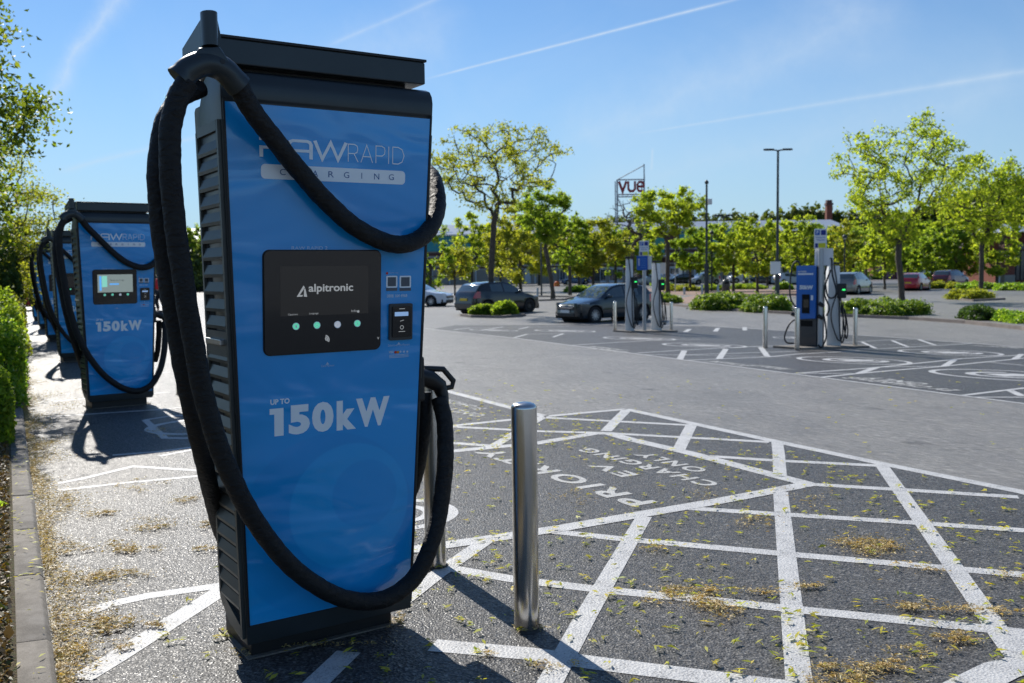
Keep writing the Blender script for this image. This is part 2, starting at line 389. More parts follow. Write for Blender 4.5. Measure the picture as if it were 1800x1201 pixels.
# ------------------------------------------------------------------ painted markings
mb = MB(); DZ = .008
def ln(L, w=.11, dz=DZ):
    P = un_px(L); k = .76 if max(p_[0] for p_ in L) < 600 else ((.62 if w > .145 else .9) if P[0][1] < 7 else (.58 if w > .15 else .78)); stroke_un(mb, P, w * k, dz)
ln(OUT_N[:2] , .12); ln(OUT_N[1:3], .10); ln(OUT_N[2:] + [(1900, 892)], .12)
ln([(958, 735), (1223, 749)], .10, .0085); ln([(958, 734), (895, 739), (794, 749.5)], .10, .0085); ln([(794, 751), (944, 759), (1058, 762), (1352, 778)], .10, .009)
ln([(794, 794), (944, 780), (1048, 762.5), (1076, 763)], .13, .0085)
ln([(1068, 762), (1110, 774), (1205, 795.6), (1420, 852)], .14, .0095)
ln([(794, 779.5), (868, 785)], .10); ln([(868, 785), (950, 736)], .16, .01)
ln([(1065, 759), (1101, 722)], .17, .01); ln([(1193, 792), (1216, 747)], .17, .01)
ln([(1366, 778), (1369, 800), (1371, 837)], .15, .0105); ln([(1372, 866), (1382, 970), (1392, 1074), (1406, 1215)], .15, .0105)
ln([(1549, 818), (1621, 920), (1677.5, 1000), (1754, 1110.5), (1812, 1190)], .15, .011)
ln([(1246, 803), (1369, 811), (1550, 820)], .10, .009); ln([(1415, 852), (1600, 863), (1790, 875)], .10, .009)
ln([(1200, 894), (1360, 904.5), (1604, 920), (1810, 934.5)], .10, .009)
ln([(975, 936), (1095, 949), (1260, 964), (1363, 973.6), (1660.8, 1000), (1810, 1013)], .10, .009)
ln([(789, 1000), (900, 1019.5), (1050, 1037.5), (1230, 1055), (1407, 1073.8), (1734, 1107), (1830, 1118)], .10, .009)
ln([(760, 1136), (930, 1151), (1050, 1168), (1230, 1190.5), (1420, 1215)], .13, .009)
ln([(560, 985), (726, 968), (900, 943), (990, 929.5), (1119, 907), (1260, 883), (1423, 852)], .14, .012)
ln([(700, 1064), (766, 1013), (852, 953.5)], .15, .011); ln([(960, 1215), (1030, 1085), (1132, 910)], .15, .011)
ln([(530, 1230), (561, 1198), (613, 1148)], .11, .011)
ln([(1690, 1215), (1760, 1180), (1830, 1163)], .22, .012); ln([(1770, 1130), (1830, 1145)], .3, .0125)
ln([(138, 1082), (200, 1062), (260, 1049), (387, 1031), (500, 1010)], .11); ln([(140, 1196), (200, 1160), (384, 1043), (440, 1005)], .14, .009)
ln([(104, 863), (200, 852), (360, 836.7), (480, 818)], .08); ln([(90, 853), (143, 843), (234, 821), (359, 829), (480, 826)], .08, .009)
ln([(60, 735), (162, 728.5), (276, 721), (330, 716)], .08); ln([(60, 709), (156, 701), (300, 690)], .07); ln([(255, 739), (294, 733), (340, 730)], .08, .0085)
ln([(255, 739), (290, 771), (346, 771.5), (400, 770)], .09, .009); ln([(198, 801), (280, 795), (346, 786), (440, 775)], .08); ln([(280, 803), (346, 790)], .07, .009)
ln([(60, 672), (150, 664), (300, 655)], .06); ln([(60, 640), (140, 634)], .06)
# far bays
ln([(745, 577), (760, 579), (900, 594), (1100, 620), (1400, 658.5), (1689, 696), (1830, 714)], .10)
ln([(1005, 607.5), (1090, 602), (1175, 597), (1230, 597)], .09, .009); ln([(1120, 621), (1200, 616), (1311, 610), (1345, 610)], .09, .009)
ln([(1129, 624), (1200, 624.5), (1400, 618)], .09, .0095); ln([(1155, 624), (1390, 628)], .07, .009)
ln([(1204, 634), (1351, 628), (1400, 623), (1511, 617)], .10, .01); ln([(1195, 632), (1203, 617)], .2, .0105); ln([(1264, 631.5), (1276, 614)], .2, .0105); ln([(1349, 627), (1337, 611)], .2, .0105)
ln([(1311, 610), (1398, 607)], .09); ln([(1400, 657), (1538, 647), (1662, 634), (1690, 631), (1800, 624)], .10, .01); ln([(1444, 664), (1511, 657), (1664, 644), (1731, 637), (1800, 630)], .10, .0105)
ln([(1510, 657), (1541, 646.5)], .2, .011); ln([(1660, 644), (1678, 633)], .2, .011); ln([(1783, 632), (1796, 623)], .2, .011)
ln([(1405, 657), (1500, 657)], .08, .009); ln([(1542, 646), (1660, 644)], .08, .009); ln([(1738, 637), (1800, 643)], .09, .009)
ln([(1691, 696), (1740, 690), (1800, 683), (1830, 680)], .10, .01); ln([(1711, 699), (1800, 699)], .09, .01); ln([(1775, 687), (1797, 697)], .18, .011)
ln([(1484, 602), (1560, 598), (1609, 597)], .09); ln([(1538, 614), (1620, 609), (1711, 604)], .09); ln([(1609, 597), (1711, 604), (1800, 611)], .09, .009); ln([(1490, 607), (1700, 604)], .05, .009)
ln([(1515, 601.5), (1540, 613)], .16, .01); ln([(1568, 599), (1596, 610)], .16, .01); ln([(1614, 597), (1644, 607)], .16, .01)
ln([(1180, 570), (1240, 573), (1484, 588), (1609, 596)], .09)
ln([(798, 580), (826, 577)], .1); ln([(852, 580), (884, 575)], .1); ln([(904, 594), (926, 588), (990, 586.5)], .1, .009); ln([(912, 579), (930, 575)], .1); ln([(972, 593), (990, 587)], .1, .01); ln([(830, 576.5), (1000, 574)], .08)
ln([(1257, 583), (1262, 577)], .25); ln([(1309, 581), (1309, 575.5)], .25); ln([(1204, 584), (1212, 579)], .25)
tag(obj('road_markings', mb, M_PAINT), 'white painted bay lines and hatching on the dark asphalt', kind='structure')
# round charging symbols
def symbol(px0, px1, py, mb, dz=.0095):
    a, b = UN(px0, py), UN(px1, py); c = (a + b) / 2; r = np.linalg.norm(b - a) / 2
    ring = [(c[0] + r * math.cos(t) * .95, c[1] + r * math.sin(t) * .95) for t in np.linspace(0, 2 * PI, 41)[:-1]]
    stroke_un(mb, ring, r * .09, dz, True)
    d = (b - a) / np.linalg.norm(b - a); e = np.array([-d[1], d[0]])
    P = lambda x, y: tuple(c + d * x * r + e * y * r)
    stroke_un(mb, [P(.05 + .55 * math.cos(t), .45 * math.sin(t)) for t in np.linspace(.3, 5.2, 18)], r * .13, dz + .0005)
    lay(mb, [P(-.25, -.2), P(.3, -.22), P(.42, 0), P(.3, .22), P(-.25, .2)], dz + .001)
    for s in (-1, 1): lay(mb, [P(.38, s * .12 - .04), P(.62, s * .12 - .04), P(.62, s * .12 + .04), P(.38, s * .12 + .04)], dz + .0015)
mb = MB()
symbol(1068, 1178, 595.5, mb); symbol(1174, 1300, 607.5, mb); symbol(1417, 1580, 634, mb); symbol(1592, 1745, 620, mb); symbol(1662, 1880, 660, mb); symbol(945, 1040, 582, mb); symbol(1360, 1440, 594, mb); symbol(830, 905, 581, mb)
c0 = UN(694, 905); ring = [(c0[0] + .35 * math.cos(t), c0[1] + .35 * math.sin(t)) for t in np.linspace(0, 2 * PI, 41)[:-1]]
stroke_un(mb, ring, .07, .0095, True); stroke_un(mb, [(c0[0] + .2 * math.cos(t), c0[1] + .2 * math.sin(t)) for t in np.linspace(.3, 5, 18)], .06, .01)
c1_ = UN(330, 752); stroke_un(mb, [(c1_[0] + .45 * math.cos(t), c1_[1] + .1 + .45 * math.sin(t)) for t in np.linspace(0, 2 * PI, 31)[:-1]], .08, .01, True)
tag(obj('charging_symbols', mb, M_PAINT), 'round white plug symbols painted in the charging bays', kind='structure')
def gtext(mb, s, pL, pR, hgt, dz=.0095, bold=.03):       # reads from the lane, letters' tops towards the chargers
    a, b = UN(*pL), UN(*pR); V, F = text_verts(s, bold, 1.25); d = b - a; ln_ = np.linalg.norm(d); d = d / ln_; e = np.array([d[1], -d[0]])
    if e[1] > 0: e = -e
    mb.add([tuple(W2(*(a + d * x * ln_ + e * y * hgt)) + np.array([0, 0, .006 if a[1] > 6 else .0052])) for x, y in V], F)
mb = MB()
gtext(mb, 'PRIORITY', (1158, 884), (872, 791), .21, bold=.03); gtext(mb, 'EV', (1124, 836), (1062, 816), .15, bold=.03); gtext(mb, 'CHARGING', (1270, 852), (1040, 789), .15, bold=.03); gtext(mb, 'ONLY', (1249, 828), (1140, 797), .15, bold=.03)
for (x0, y0, x1, y1, s) in ((1107, 616, 1045, 609, 'EV CHARGING'), (1110, 620, 1055, 613, 'ONLY'), (1330, 644, 1262, 635, 'EV CHARGING'), (1398, 650, 1340, 642, 'PRIORITY'),
                            (1692, 687, 1505, 664, 'EV CHARGING'), (1640, 676, 1540, 664, 'ONLY'), (1800, 612, 1716, 607, 'PRIORITY')):
    gtext(mb, s, (x0, y0), (x1, y1), .30, bold=.04)
tag(obj('ground_lettering', mb, M_PAINTOLD), 'white words painted in the charging bays reading priority EV charging only', kind='structure')
mb = MB(); gtext(mb, 'EV CHARGING', (858, 719), (790, 703), .16); gtext(mb, 'ONLY', (858, 731), (795, 718), .16)
tag(obj('ground_lettering', mb, M_PAINTOLD), 'worn white words in the bay behind the near bollard', kind='structure')

# ------------------------------------------------------------------ kerb and verge on the left
kerb = bpy.data.objects.new('kerb', None); COL.objects.link(kerb); tag(kerb, 'weathered concrete kerb along the verge on the left', kind='structure')
u = 1.2; first = None
while u < 36:
    L_ = .905; u0, u1 = u, u + L_
    if first is None:
        k = MB(); pr_ = [(0, -.1), (.0, .060), (.018, .080), (.136, .086), (.136, -.1)]
        k.prism(pr_, 0, L_, 'X'); 
        first = k.mesh('kerb_stone', M_KERB, 40, .006)
    n0 = kerb_n(u0); ang = math.atan2(.098, 1)
    p = W2(u0, n0); o = link('kerb_stone', first, kerb, tuple(p + np.array([0, 0, random.uniform(-.004, .004)])), (0, 0, YAW + PI / 2 - ang + random.uniform(-.006, .006)))
    u += .915
mb = MB(); NX = 60; NYv = 26
us = np.linspace(-2, 60, 160); ds = [.12, .18, .25, .4, .7, 1.2, 2, 4, 9, 30]
grid = []
for uu in us:
    row = []
    for dd in ds:
        p = RD * uu + ND * (kerb_n(uu) - dd)
        row.append((p[0], p[1], .075 + .03 * min(dd, 1) + random.uniform(-.012, .012) * (dd > .2) + .12 * min(dd, 3)))
    grid.append(row)
vs = [p for r_ in grid for p in r_]; nd = len(ds)
mb.add(vs, [(i * nd + j, i * nd + j + 1, (i + 1) * nd + j + 1, (i + 1) * nd + j) for i in range(len(us) - 1) for j in range(nd - 1)])
tag(obj('verge_ground', mb, M_SOIL, smooth=60), 'brown leafy soil of the planted verge on the left', kind='structure')
# ------------------------------------------------------------------ rapid charger
Z1, Z2, LEAN, WT, WB = .1623, 2.0551, .1339, .4069, .3409
KL = LEAN / (Z2 - Z1); KN_ = math.sqrt(1 + KL * KL)
C1 = np.array([-.7073, 3.593, 0.0])
def hw(z): return WB + (WT - WB) * (z - Z1) / (Z2 - Z1)
M_BODY = mat('charger_charcoal_metal', (.038, .046, .050), rough=.34, metal=.35, noise=(3, .15), bump=(300, .05, .001))
M_SLAT = mat('louvre_metal', (.075, .082, .078), rough=.42, metal=.4, noise=(6, .2))
M_BLACK = mat('black_plastic', (.012, .012, .013), rough=.45, bump=(200, .1, .001))
M_VOID = mat('black_void', (.004, .004, .004), rough=.9)
def ex_blue(nt, b, tc):
    sx = nt.nodes.new('ShaderNodeSeparateXYZ'); nt.links.new(tc.outputs['Object'], sx.inputs[0]); X, Z = sx.outputs[0], sx.outputs[2]
    def circ(cx, cz, r, soft=.008, sx_=1):
        d = mth(nt, 'SQRT', mth(nt, 'ADD', mth(nt, 'POWER', mth(nt, 'MULTIPLY', mth(nt, 'SUBTRACT', X, cx), sx_), 2), mth(nt, 'POWER', mth(nt, 'SUBTRACT', Z, cz), 2)))
        return mth(nt, 'DIVIDE', mth(nt, 'SUBTRACT', r, d), soft, True)
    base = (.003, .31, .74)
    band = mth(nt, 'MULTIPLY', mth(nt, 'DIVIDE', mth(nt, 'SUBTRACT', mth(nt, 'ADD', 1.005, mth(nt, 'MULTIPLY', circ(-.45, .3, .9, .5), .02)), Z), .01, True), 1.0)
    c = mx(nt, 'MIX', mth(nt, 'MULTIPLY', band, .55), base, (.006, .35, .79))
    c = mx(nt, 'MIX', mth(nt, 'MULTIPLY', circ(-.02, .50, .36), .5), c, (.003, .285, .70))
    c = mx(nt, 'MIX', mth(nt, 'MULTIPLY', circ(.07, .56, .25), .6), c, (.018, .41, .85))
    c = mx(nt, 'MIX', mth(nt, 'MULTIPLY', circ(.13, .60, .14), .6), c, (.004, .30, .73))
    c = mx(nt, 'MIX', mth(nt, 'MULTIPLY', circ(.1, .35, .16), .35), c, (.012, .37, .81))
    nt.links.new(c, b.inputs['Base Color'])
    mp = nt.nodes.new('ShaderNodeMapping'); mp.inputs['Scale'].default_value = (1.6, 1, 4.2); nt.links.new(tc.outputs['Object'], mp.inputs[0])
    w = nz(nt, tc, 1.1, 2, .5, vec=mp.outputs[0], dist=.5)
    bumpn(nt, b, w, .9, .03, True)
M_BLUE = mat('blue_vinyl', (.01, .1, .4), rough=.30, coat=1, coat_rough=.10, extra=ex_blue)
M_WHITE = mat('white_vinyl_print', (.86, .90, .93), rough=.35)
M_GREYP = mat('grey_print', (.45, .60, .78), rough=.4)
M_PILLT = mat('blue_print', (.015, .10, .30), rough=.35)
M_BEZEL = mat('black_glass', (.010, .010, .011), rough=.16, coat=.6, coat_rough=.06)
M_DARKSCR = mat('dark_screen', (.012, .012, .013), rough=.2, emit=((.04, .04, .04), .12))
M_SCRTXT = mat('screen_print', (.25, .25, .25), rough=.4, emit=((.6, .62, .62), .18))
M_GREEN = mat('green_button', (.05, .35, .20), rough=.3, emit=((.15, .75, .5), .30))
M_WBTN = mat('white_button', (.5, .5, .5), rough=.3, emit=((.8, .85, .95), .15))
M_LCD = mat('card_reader_display', (.12, .2, .35), rough=.3, emit=((.25, .4, .65), .35))
M_RED = mat('red_print', (.55, .03, .01), rough=.4)
M_ORANGE = mat('orange_print', (.75, .28, .01), rough=.4)
M_LIT = mat('lit_screen', (.3, .33, .3), rough=.3, emit=((.48, .56, .5), .16))
M_PAD = mat('concrete_pad', (.2, .2, .2), extra=ex_conc)
def ex_hose(nt, b, tc):
    mp = nt.nodes.new('ShaderNodeMapping'); mp.inputs['Rotation'].default_value = (0, 0, .5); mp.inputs['Scale'].default_value = (1, 1, 1.8); nt.links.new(tc.outputs['Object'], mp.inputs[0])
    a = nz(nt, tc, 28, 4, .6, vec=mp.outputs[0], dist=.8)
    c = ramp(nt, nz(nt, tc, 7, 6, .75), [(.3, (.004, .004, .0045)), (.70, (.006, .006, .0065)), (.80, (.035, .033, .030))])
    nt.links.new(c, b.inputs['Base Color']); b.inputs['Roughness'].default_value = .62
    bumpn(nt, b, a, .9, .012)
M_HOSE = mat('black_hose_sleeve', (.012, .012, .012), extra=ex_hose)

def fp(px, py, d=0.0, C=C1, yaw=YAW):
    """charger-local point where the sight line of a photo pixel meets the plane d metres in front of the front panel"""
    v = cray(px, py); c, s = math.cos(yaw), math.sin(yaw)
    def loc(p): x, y = p[0] - C[0], p[1] - C[1]; return np.array([c * x + s * y, -s * x + c * y, p[2]])
    o = loc((0, 0, CH)); e = loc((v[0], v[1], CH + v[2])) - o
    nrm = np.array([0, -1, -KL]) / KN_; p0 = np.array([0, 0, Z1]) + nrm * d
    return o + e * ((p0 - o) @ nrm) / (e @ nrm)
def onp(x, z, d=0.0):                                     # point on the front panel plane
    return np.array([x, -KL * (z - Z1), z]) + np.array([0, -1, -KL]) / KN_ * d
def panel_poly(mb, P, d, thick=0.0, mi=0):                # P in px coordinates on the panel
    Q_ = [fp(x, y) for x, y in P]; n = len(Q_); off = np.array([0, -1, -KL]) / KN_
    top = [q + off * (d + thick) for q in Q_]
    if thick == 0: return mb.add(top, [tuple(range(n))[::-1]], mi)
    bot = [q + off * d for q in Q_]
    mb.add(top + bot, [tuple(range(n)), tuple(range(n, 2 * n))[::-1]] + [(i, (i + 1) % n, n + (i + 1) % n, n + i) for i in range(n)], mi)
def rr_local(x0, x1, z0, z1_, r, n=5): return rrect(x0, x1, z0, z1_, r, n)
def plate(mb, poly, d, thick=.0, mi=0):                   # poly in local (x,z) on the panel
    top = [onp(x, z, d + thick) for x, z in poly]; n = len(poly)
    if thick == 0: return mb.add(top, [tuple(range(n))], mi)
    bot = [onp(x, z, d) for x, z in poly]
    mb.add(top + bot, [tuple(range(n)), tuple(range(n, 2 * n))[::-1]] + [(i, n + i, n + (i + 1) % n, (i + 1) % n) for i in range(n)], mi)
def strokes2d(mb, paths, w, tf, mi=0):
    """thick polylines in a unit glyph space; tf maps (x,y)->3D"""
    for P in paths:
        P = [np.array(p, float) for p in P]; n = len(P); L = []; R = []
        for i in range(n):
            a, b = P[max(i - 1, 0)], P[min(i + 1, n - 1)]; d0 = P[i] - a; d1 = b - P[i]
            u0 = d0 / np.linalg.norm(d0) if np.linalg.norm(d0) > 0 else np.zeros(2); u1 = d1 / np.linalg.norm(d1) if np.linalg.norm(d1) > 0 else np.zeros(2)
            d = u0 + u1; d = d / np.linalg.norm(d); q = np.array([-d[1], d[0]]); k = 1
            if i not in (0, n - 1): k = min(1 / max(abs(np.array([-u0[1], u0[0]]) @ q), .35), 2.4)
            L.append(P[i] + q * w / 2 * k); R.append(P[i] - q * w / 2 * k)
        for i in range(n - 1): mb.add([tf(*L[i]), tf(*L[i + 1]), tf(*R[i + 1]), tf(*R[i])], [(0, 1, 2, 3)], mi)
def label_text(mb, s, pL, pR, hpx, d=.004, bold=0, spacing=1.0, mi=0):
    a, b = fp(*pL), fp(*pR); h = fp(pL[0], pL[1] - hpx)[2] - a[2]; V, F = text_verts(s, bold, spacing)
    mb.add([onp(a[0] + (b[0] - a[0]) * x, a[2] + (b[2] - a[2]) * 0 + h * y, d) for x, y in V], F, mi)

def make_charger():
    T = thing('charging_station', 'nearest large blue charging station, its dark screen showing a white triangle logo', 'charging station', (C1[0], C1[1], 0), YAW, 'blue rapid charging stations in a row')
    # body: side profile swept between slightly converging sides
    prof = [(.004, .09), (.08, .088), (.18, .105), (.25, .145), (.29, .20), (.305, .28)]
    prof += [(.305 - KL * (z - .3), z) for z in (.9, 1.5, 1.95)] + [(.15, 2.03), (.06, 2.135), (.0, 2.158), (-.085, 2.160), (-.112, 2.150), (-.130, 2.128), (-.137, 2.10), (-.1345, Z2 + .002), (-.1335 + .004, Z2 - .004)]
    prof += [(.004 - KL * (Z1 - Z1), Z1)]
    n = len(prof); mbo = MB(); vs = []
    for s in (-1, 1): vs += [(s * hw(z), y, z) for y, z in prof]
    mbo.add(vs, [tuple(range(n)), tuple(range(n, 2 * n))[::-1]] + [(i, n + i, n + (i + 1) % n, (i + 1) % n) for i in range(n)])
    body = obj('body', mbo, M_BODY, T, smooth=35, bevel=.006)
    mbc = MB(); mbc.add([(s * (hw(z) - .05), y - KL * (z - .2), z) for z in (.12, 2.10) for s, y in ((-1, .1), (1, .1), (1, .52), (-1, .52))],
                        [(0, 3, 2, 1), (4, 5, 6, 7), (0, 1, 5, 4), (1, 2, 6, 5), (2, 3, 7, 6), (3, 0, 4, 7)])
    obj('rear_cabinet', mbc, M_BODY, T, bevel=.02, smooth=40)
    mbp = MB(); mbp.box(-.295, .295, .10, .42, 0, .10); obj('plinth', mbp, M_BLACK, T, bevel=.004)
    mbp = MB(); mbp.box(-.315, .335, .075, .46, 0.004, .010); obj('mounting_pad', mbp, M_PAD, T)
    # roof
    mr = MB(); mr.box(-.392, .392, -.105, .44, 2.178, 2.262); rf = obj('roof', mr, M_BODY, T, bevel=.004)
    mr = MB(); mr.box(-.397, .399, -.112, .445, 2.262, 2.272); obj('roof_lid', mr, M_BLACK, rf, bevel=.002)
    mr = MB(); mr.box(-.34, .34, -.04, .38, 2.14, 2.178); obj('roof_spacer', mr, M_BLACK, T)
    mr = MB(); mr.add([(s_ * .3925, y, z) for s_ in (1, 1.008) for y, z in ((-.1, 2.182), (.1, 2.182), (.1, 2.258), (-.1, 2.258))], [(0, 1, 2, 3), (7, 6, 5, 4), (0, 4, 5, 1), (1, 5, 6, 2), (2, 6, 7, 3), (3, 7, 4, 0)])
    obj('roof_end_cap', mr, M_BODY, rf)
    # front panel (thin tray) with graphics
    fpn = MB(); g = .012
    plate(fpn, [(-hw(Z1) + g, Z1 + .004), (hw(Z1) - g, Z1 + .004), (hw(Z2) - g, Z2 - .012), (-hw(Z2) + g, Z2 - .012)], .0005, .003)
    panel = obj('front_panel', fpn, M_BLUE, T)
    tr = MB()
    for s_ in (-1, 1): plate(tr, [(s_ * (hw(Z1) - .004), Z1), (s_ * (hw(Z1) - .011), Z1), (s_ * (hw(Z2) - .011), Z2), (s_ * (hw(Z2) - .004), Z2)][::s_], .0005, .006)
    obj('edge_trim', tr, M_BLACK, panel)
    # RAWRAPID in strokes
    a, b = fp(455, 275.5), fp(607, 286); top = fp(456, 241)[2]
    x0, x1, z0, z1_ = a[0], b[0], a[2], top; H_ = z1_ - z0; Wd = x1 - x0
    sc = Wd / 3.62
    def letter(nm, P_, w_, tf): q = MB(); strokes2d(q, P_, w_, tf); obj(nm, q, M_WHITE, panel)
    def TF(ox): return lambda x, y: onp(x0 + (ox + x) * sc, z0 + y * H_, .0045)
    letter('logo_letter', [[(.08, 0), (.08, .58)], [(.08, .5), (.85, .5), (.97, .56), (1.0, .68), (.97, .86), (.84, .93), (0, .93)], [(.55, .5), (1.0, 0)]], .15, TF(0))
    letter('logo_letter', [[(.08, 0), (.08, .75), (.14, .88), (.26, .93), (.84, .93), (.95, .88), (1.0, .76), (1.0, 0)], [(.08, .42), (1.0, .42)]], .15, TF(1.12))
    letter('logo_letter', [[(.0, 1), (.32, .06), (.68, .94), (1.0, .06), (1.35, 1)]], .15, TF(2.28))
    a, b = fp(610, 285), fp(711, 291); xr0, xr1 = a[0], b[0]; sc2 = (xr1 - xr0) / 4.2
    def TG(ox): return lambda x, y: onp(xr0 + (ox + x) * sc2, z0 + y * H_ * .97, .0045)
    letter('logo_letter', [[(.05, 0), (.05, .97), (.5, .97), (.68, .88), (.72, .72), (.68, .55), (.5, .46), (.05, .46)], [(.45, .46), (.75, 0)]], .055, TG(0))
    letter('logo_letter', [[(0, 0), (.42, .98), (.84, 0)], [(.15, .33), (.69, .33)]], .055, TG(.95))
    letter('logo_letter', [[(.05, 0), (.05, .97), (.5, .97), (.68, .88), (.72, .72), (.68, .53), (.5, .42), (.05, .42)]], .055, TG(1.98))
    letter('logo_letter', [[(.05, 0), (.05, .98)]], .055, TG(2.92))
    letter('logo_letter', [[(.05, .02), (.05, .97), (.45, .97), (.75, .85), (.9, .5), (.75, .14), (.45, .02), (.05, .02)]], .055, TG(3.22))
    a, b = fp(458, 314), fp(711, 326); zt = fp(458, 288)[2]
    pm = MB(); plate(pm, rr_local(a[0], b[0], a[2], zt, (zt - a[2]) * .3), .0044); pill = obj('white_pill', pm, M_WHITE, panel)
    tm = MB(); x0p, wp = a[0], b[0] - a[0]; hp = zt - a[2]
    for i, ch in enumerate('CHARGING'):
        V, F = text_verts(ch, -.004); w_ = .09 if ch != 'I' else .012; cx = .14 + i * .108
        w_ *= .36
        tm.add([onp(x0p + wp * (cx + (x - .5) * w_ * 1.15), a[2] + hp * (.30 + .42 * y), .0052) for x, y in V], F)
    tag(obj('pill_lettering', tm, M_PILLT, panel), kind='stuff')
    tm = MB(); label_text(tm, 'RAW RAPID 2', (512, 439), (575, 441), 6); tag(obj('asset_lettering', tm, M_GREYP, panel), kind='stuff')
    tm = MB(); label_text(tm, 'UP TO', (474.5, 712), (508.5, 711), 9.5, bold=.035); tag(obj('small_print', tm, M_WHITE, panel), kind='stuff')
    for ch_, a_, b_, h_ in (('5', (507, 765), (544, 761.5), 52), ('0', (548, 761), (585.5, 757.5), 53), ('k', (591, 757), (625, 753.5), 52), ('W', (625, 752), (683.5, 747), 51)):
        tm = MB(); label_text(tm, ch_, a_, b_, h_, bold=.055); obj('power_letter', tm, M_WHITE, panel)
    tm = MB()
    a = fp(473, 768); b = fp(502, 766); zt = fp(490, 717.5)[2]
    plate(tm, [(a[0] + (b[0] - a[0]) * x, a[2] + (zt - a[2]) * y) for x, y in ((.30, 0), (.86, 0), (.86, 1), (.02, 1), (.02, .79), (.30, .79))], .004)
    obj('power_letter', tm, M_WHITE, panel)
    # screen unit
    a, b = fp(461, 624), fp(672, 624); zt = fp(463, 441)[2]; zb = fp(470, 624)[2]
    bz = MB(); plate(bz, rr_local(fp(462, 443)[0], fp(667, 443)[0], zb, zt, .022, 6), .003, .010); unit = obj('screen_unit', bz, M_BEZEL, T, smooth=30)
    bz = MB(); plate(bz, rr_local(fp(462, 443)[0] - .004, fp(667, 443)[0] + .004, zb - .004, zt + .004, .025, 6), .003, .004); obj('screen_gasket', bz, M_BLACK, unit)
    ss = MB(); sx0, sx1 = fp(490, 470)[0], fp(645, 470)[0]; sz0, sz1 = fp(493, 556)[2], fp(490, 468)[2]
    plate(ss, [(sx0, sz0), (sx1, sz0), (sx1, sz1), (sx0, sz1)], .0135); obj('display', ss, M_DARKSCR, unit)
    lt = MB(); label_text(lt, 'alpitronic', (540, 517), (618, 514), 18, .0142, bold=.02)
    A = [(519, 520), (531, 501), (536, 506), (526, 517)]
    panel_poly(lt, [(519, 521.5), (531, 501.5), (533.5, 505), (524.5, 518.5), (530, 518), (529, 521)], .0142); panel_poly(lt, [(534, 506), (537.5, 521.5), (531.5, 521), (532, 508.5)], .0142)
    label_text(lt, 'Options', (504, 555), (521, 554), 4, .0142); label_text(lt, 'Language', (541, 553), (557, 552), 4, .0142); label_text(lt, 'Info', (615, 548), (625, 547), 4, .0142)
    for k, r_ in enumerate((5, 10, 15)):
        c = fp(568, 597); pts = [(c[0] + r_ * .0022 * .5 * 1.05 * math.cos(t), c[2] + .0023 * r_ * .5 * math.sin(t)) for t in np.linspace(-.15 * PI, .42 * PI, 9)]
        strokes2d(lt, [pts], .0042, lambda x, z: onp(x, z, .0142))
    c = fp(627, 547); plate(lt, [(c[0] + .005 * math.cos(t), c[2] + .005 * math.sin(t)) for t in np.linspace(0, 2 * PI, 11)[:-1]], .0142)
    plate(lt, [(fp(662, 594)[0] + .004 * x, fp(662, 594)[2] + .005 * y) for x, y in ((-1, 1), (0, -1), (1, 1), (.6, 1), (0, 0), (-.6, 1))], .0142)
    tag(obj('screen_lettering', lt, M_SCRTXT, unit), kind='stuff')
    for px_, py_, m_ in ((517.5, 573, M_GREEN), (554.2, 571, M_GREEN), (590.3, 569.8, M_WBTN), (625, 567.8, M_GREEN)):
        c = fp(px_, py_); bt = MB(); plate(bt, [(c[0] + .0125 * math.cos(t), c[2] + .0125 * math.sin(t)) for t in np.linspace(0, 2 * PI, 17)[:-1]], .0130, .003); bo = obj('button', bt, m_, unit)
        b2 = MB(); strokes2d(b2, [[(c[0] + .0125 * math.cos(t), c[2] + .0125 * math.sin(t)) for t in np.linspace(0, 2 * PI, 17)]], .0022, lambda x, z: onp(x, z, .0168)); 
        V, F = text_verts('1' if px_ < 520 else '2' if px_ < 560 else 'o' if px_ < 600 else '4'); b2.add([onp(c[0] + (x - .5) * .006, c[2] + (y - .5) * .010, .0168) for x, y in V], F)
        obj('button_print', b2, M_WHITE, bo)
    # stickers, phone number, card reader
    st = MB()
    for x0_, x1_ in ((678, 697.5), (701.5, 721.5)):
        plate(st, rr_local(fp(x0_, 497)[0], fp(x1_, 497)[0], fp(x0_, 506)[2], fp(x0_, 485)[2], .004, 3), .0045)
    stk = obj('sticker', st, M_WHITE, panel); st = MB()
    for x0_, x1_ in ((678, 697.5), (701.5, 721.5)):
        plate(st, rr_local(fp(x0_, 497)[0], fp(x1_, 497)[0], fp(x0_, 511.5)[2], fp(x0_, 506.4)[2], .002, 2), .0045)
        plate(st, rr_local(fp(x0_ + 2.5, 497)[0], fp(x1_ - 2.5, 497)[0], fp(x0_, 503.5)[2], fp(x0_, 487.5)[2], .001, 2), .0052)
    tag(obj('sticker_print', st, mat('grey_dark_print', (.10, .11, .13), rough=.5), stk), kind='stuff')
    tm = MB(); label_text(tm, '0808 164 4968', (679, 523.5), (715, 521.5), 6, bold=.03); label_text(tm, 'Scan to start charging', (683, 481), (699, 481), 2.5); label_text(tm, 'Debit/Credit Card Payment', (681.5, 610.5), (719, 607), 5)
    label_text(tm, 'VISA', (682.5, 621.5), (691.5, 621), 4.6, bold=.05); label_text(tm, 'Card Payment', (564, 646.5), (587, 645.5), 5)
    for cx_, cy_ in ((700, 604), (574.8, 639)):
        c = fp(cx_, cy_); plate(tm, [(c[0] - .007, c[2] - .004), (c[0] + .007, c[2] - .004), (c[0], c[2] + .006)], .0045)
    for k in range(3): c = fp(703 + k * 6, 618); plate(tm, [(c[0] + .0045 * math.cos(t), c[2] + .0045 * math.sin(t)) for t in np.linspace(0, 2 * PI, 9)[:-1]], .0045)
